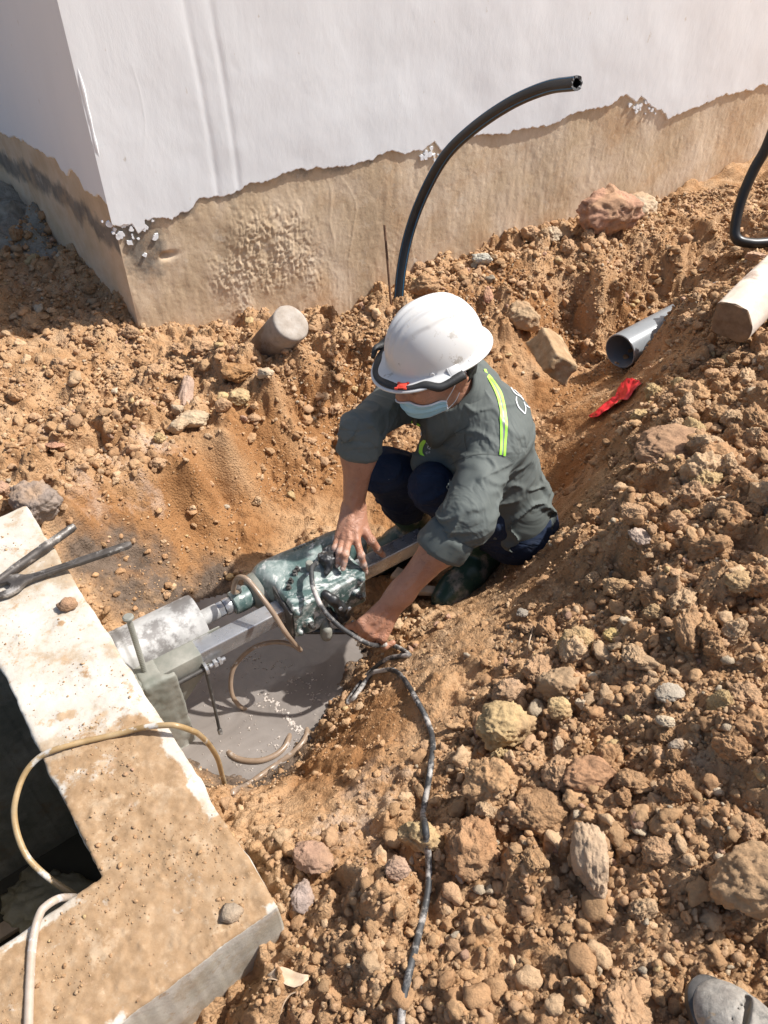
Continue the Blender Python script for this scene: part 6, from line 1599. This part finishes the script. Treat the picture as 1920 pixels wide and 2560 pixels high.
clip.build('red_clip', M_redc, helm)
MB().box(pc_ + Rk_[2] * .0024, (.0060, .0045, .0010), Rk_, .0006).build('clip_tongue', M_redc, helm)
# slot block, rivets
def on_helm(px, py, fn):
    p, n_ = cast(B_h, px, py)
    if p is None: return
    if np.dot(n_, p - np.array([0, 0, CAMZ])) > 0: n_ = -n_
    fn(p, n_)
def blk(p, n_):
    R = frame(n_, hf); MB().box(p + n_ * .001, (.015, .0125, .0045), R, .002).box(p + n_ * .005 , (.011, .0085, .0012), R, .001).build('side_slot', M_helm, helm)
on_helm(1133, 925, blk)
on_helm(1080, 937, lambda p, n_: MB().lathe(p - n_ * .0005, frame(n_), [(.0058, 0), (.0058, .0014), (.0045, .0022), (.002, .0014)], 24).build('rivet', M_helm, helm))
on_helm(1174, 901, lambda p, n_: MB().lathe(p - n_ * .0005, frame(n_), [(.004, 0), (.004, .0012), (.003, .002)], 20).build('rivet', M_helm, helm))

# ---- goggles pushed against the brim
gp = []
for k in range(30):
    al = -1.2 + 2.9 * k / 29; gp.append((al, .020 + .004 * math.sin(al * 3)))
# ---- face mask with ear loops
hs_ = SDF(); hs_.g = bd_.g[:2]
def face_pt(al, u, off):
    o = Hd(.0, 0, u); d = hf * math.cos(al) + hl * math.sin(al)
    q = o + np.outer(np.linspace(.16, .02, 141), d); k = int(np.argmax(hs_.ev(q) < 0))
    return (q[k] if k > 0 else o + d * .055) + d * off
V = []
for al, u in gp:
    hgt = .017 if abs(al) < .75 else .008
    for du, of_ in ((hgt, .006), (hgt * .9, .014), (-hgt * .8, .015), (-hgt, .006)): V.append(face_pt(al, u + du * .9, of_))
F = [[i * 4 + j, i * 4 + j + 1, (i + 1) * 4 + j + 1, (i + 1) * 4 + j] for i in range(len(gp) - 1) for j in range(3)]
gg = mk('goggles', V, F, M_strap, person); sm_ = gg.modifiers.new('t', 'SOLIDIFY'); sm_.thickness = .0015
nu, na = 15, 41; G = np.zeros((nu, na, 3))
for i in range(nu):
    q_ = i / (nu - 1)
    for j in range(na):
        al = -1.15 + 2.3 * j / (na - 1); e_ = abs(al) / 1.15
        u = (-.034 - .016 * e_ ** 2) * (1 - q_) + (-.104 + .020 * e_ ** 2) * q_
        G[i, j] = face_pt(al, u, .004 + .006 * math.sin(q_ * math.pi) + .010 * e_ ** 4)
for _ in range(4):
    G[1:-1, 1:-1] = (G[:-2, 1:-1] + G[2:, 1:-1] + G[1:-1, :-2] + G[1:-1, 2:] + 2 * G[1:-1, 1:-1]) / 6
ctr = Hd(.03, 0, -.06)
for i in range(nu):
    G[i] += ((G[i] - ctr) / np.linalg.norm(G[i] - ctr, axis=1)[:, None]) * (.0016 * math.sin(i / (nu - 1) * 6.283 * 3))
F = [[i * na + j, i * na + j + 1, (i + 1) * na + j + 1, (i + 1) * na + j] for i in range(nu - 1) for j in range(na - 1)]
fm = mk('face_mask', G.reshape(-1, 3), F, M_maskb, person); sm_ = fm.modifiers.new('t', 'SOLIDIFY'); sm_.thickness = .0012
edge = np.vstack([G[0], G[1:, -1], G[-1, ::-1], G[::-1, 0]])
mb = MB(); V, F = tube_vf(edge, .0017, 6, 1, False); mb.add(V, F)
for i_ in (0,): 
    V, F = tube_vf(G[0] * .85 + G[1] * .15, .0022, 6, 1); mb.add(V, F)
mb.build('mask_border', M_maskw, fm)
for sg, jj in ((1, -1), (-1, 0)):
    et = Hd(-.012, sg * .086, .036); eb = Hd(-.004, sg * .084, -.024)
    MB().tube([G[0, jj], (G[0, jj] + et) / 2 + hl * sg * .006, et, Hd(-.024, sg * .086, .016)], .0011, 6, 5).build('ear_loop', M_maskw, fm)
    MB().tube([G[-1, jj], (G[-1, jj] + eb) / 2 + hl * sg * .006, eb, Hd(-.022, sg * .084, -.008)], .0011, 6, 5).build('ear_loop', M_maskw, fm)
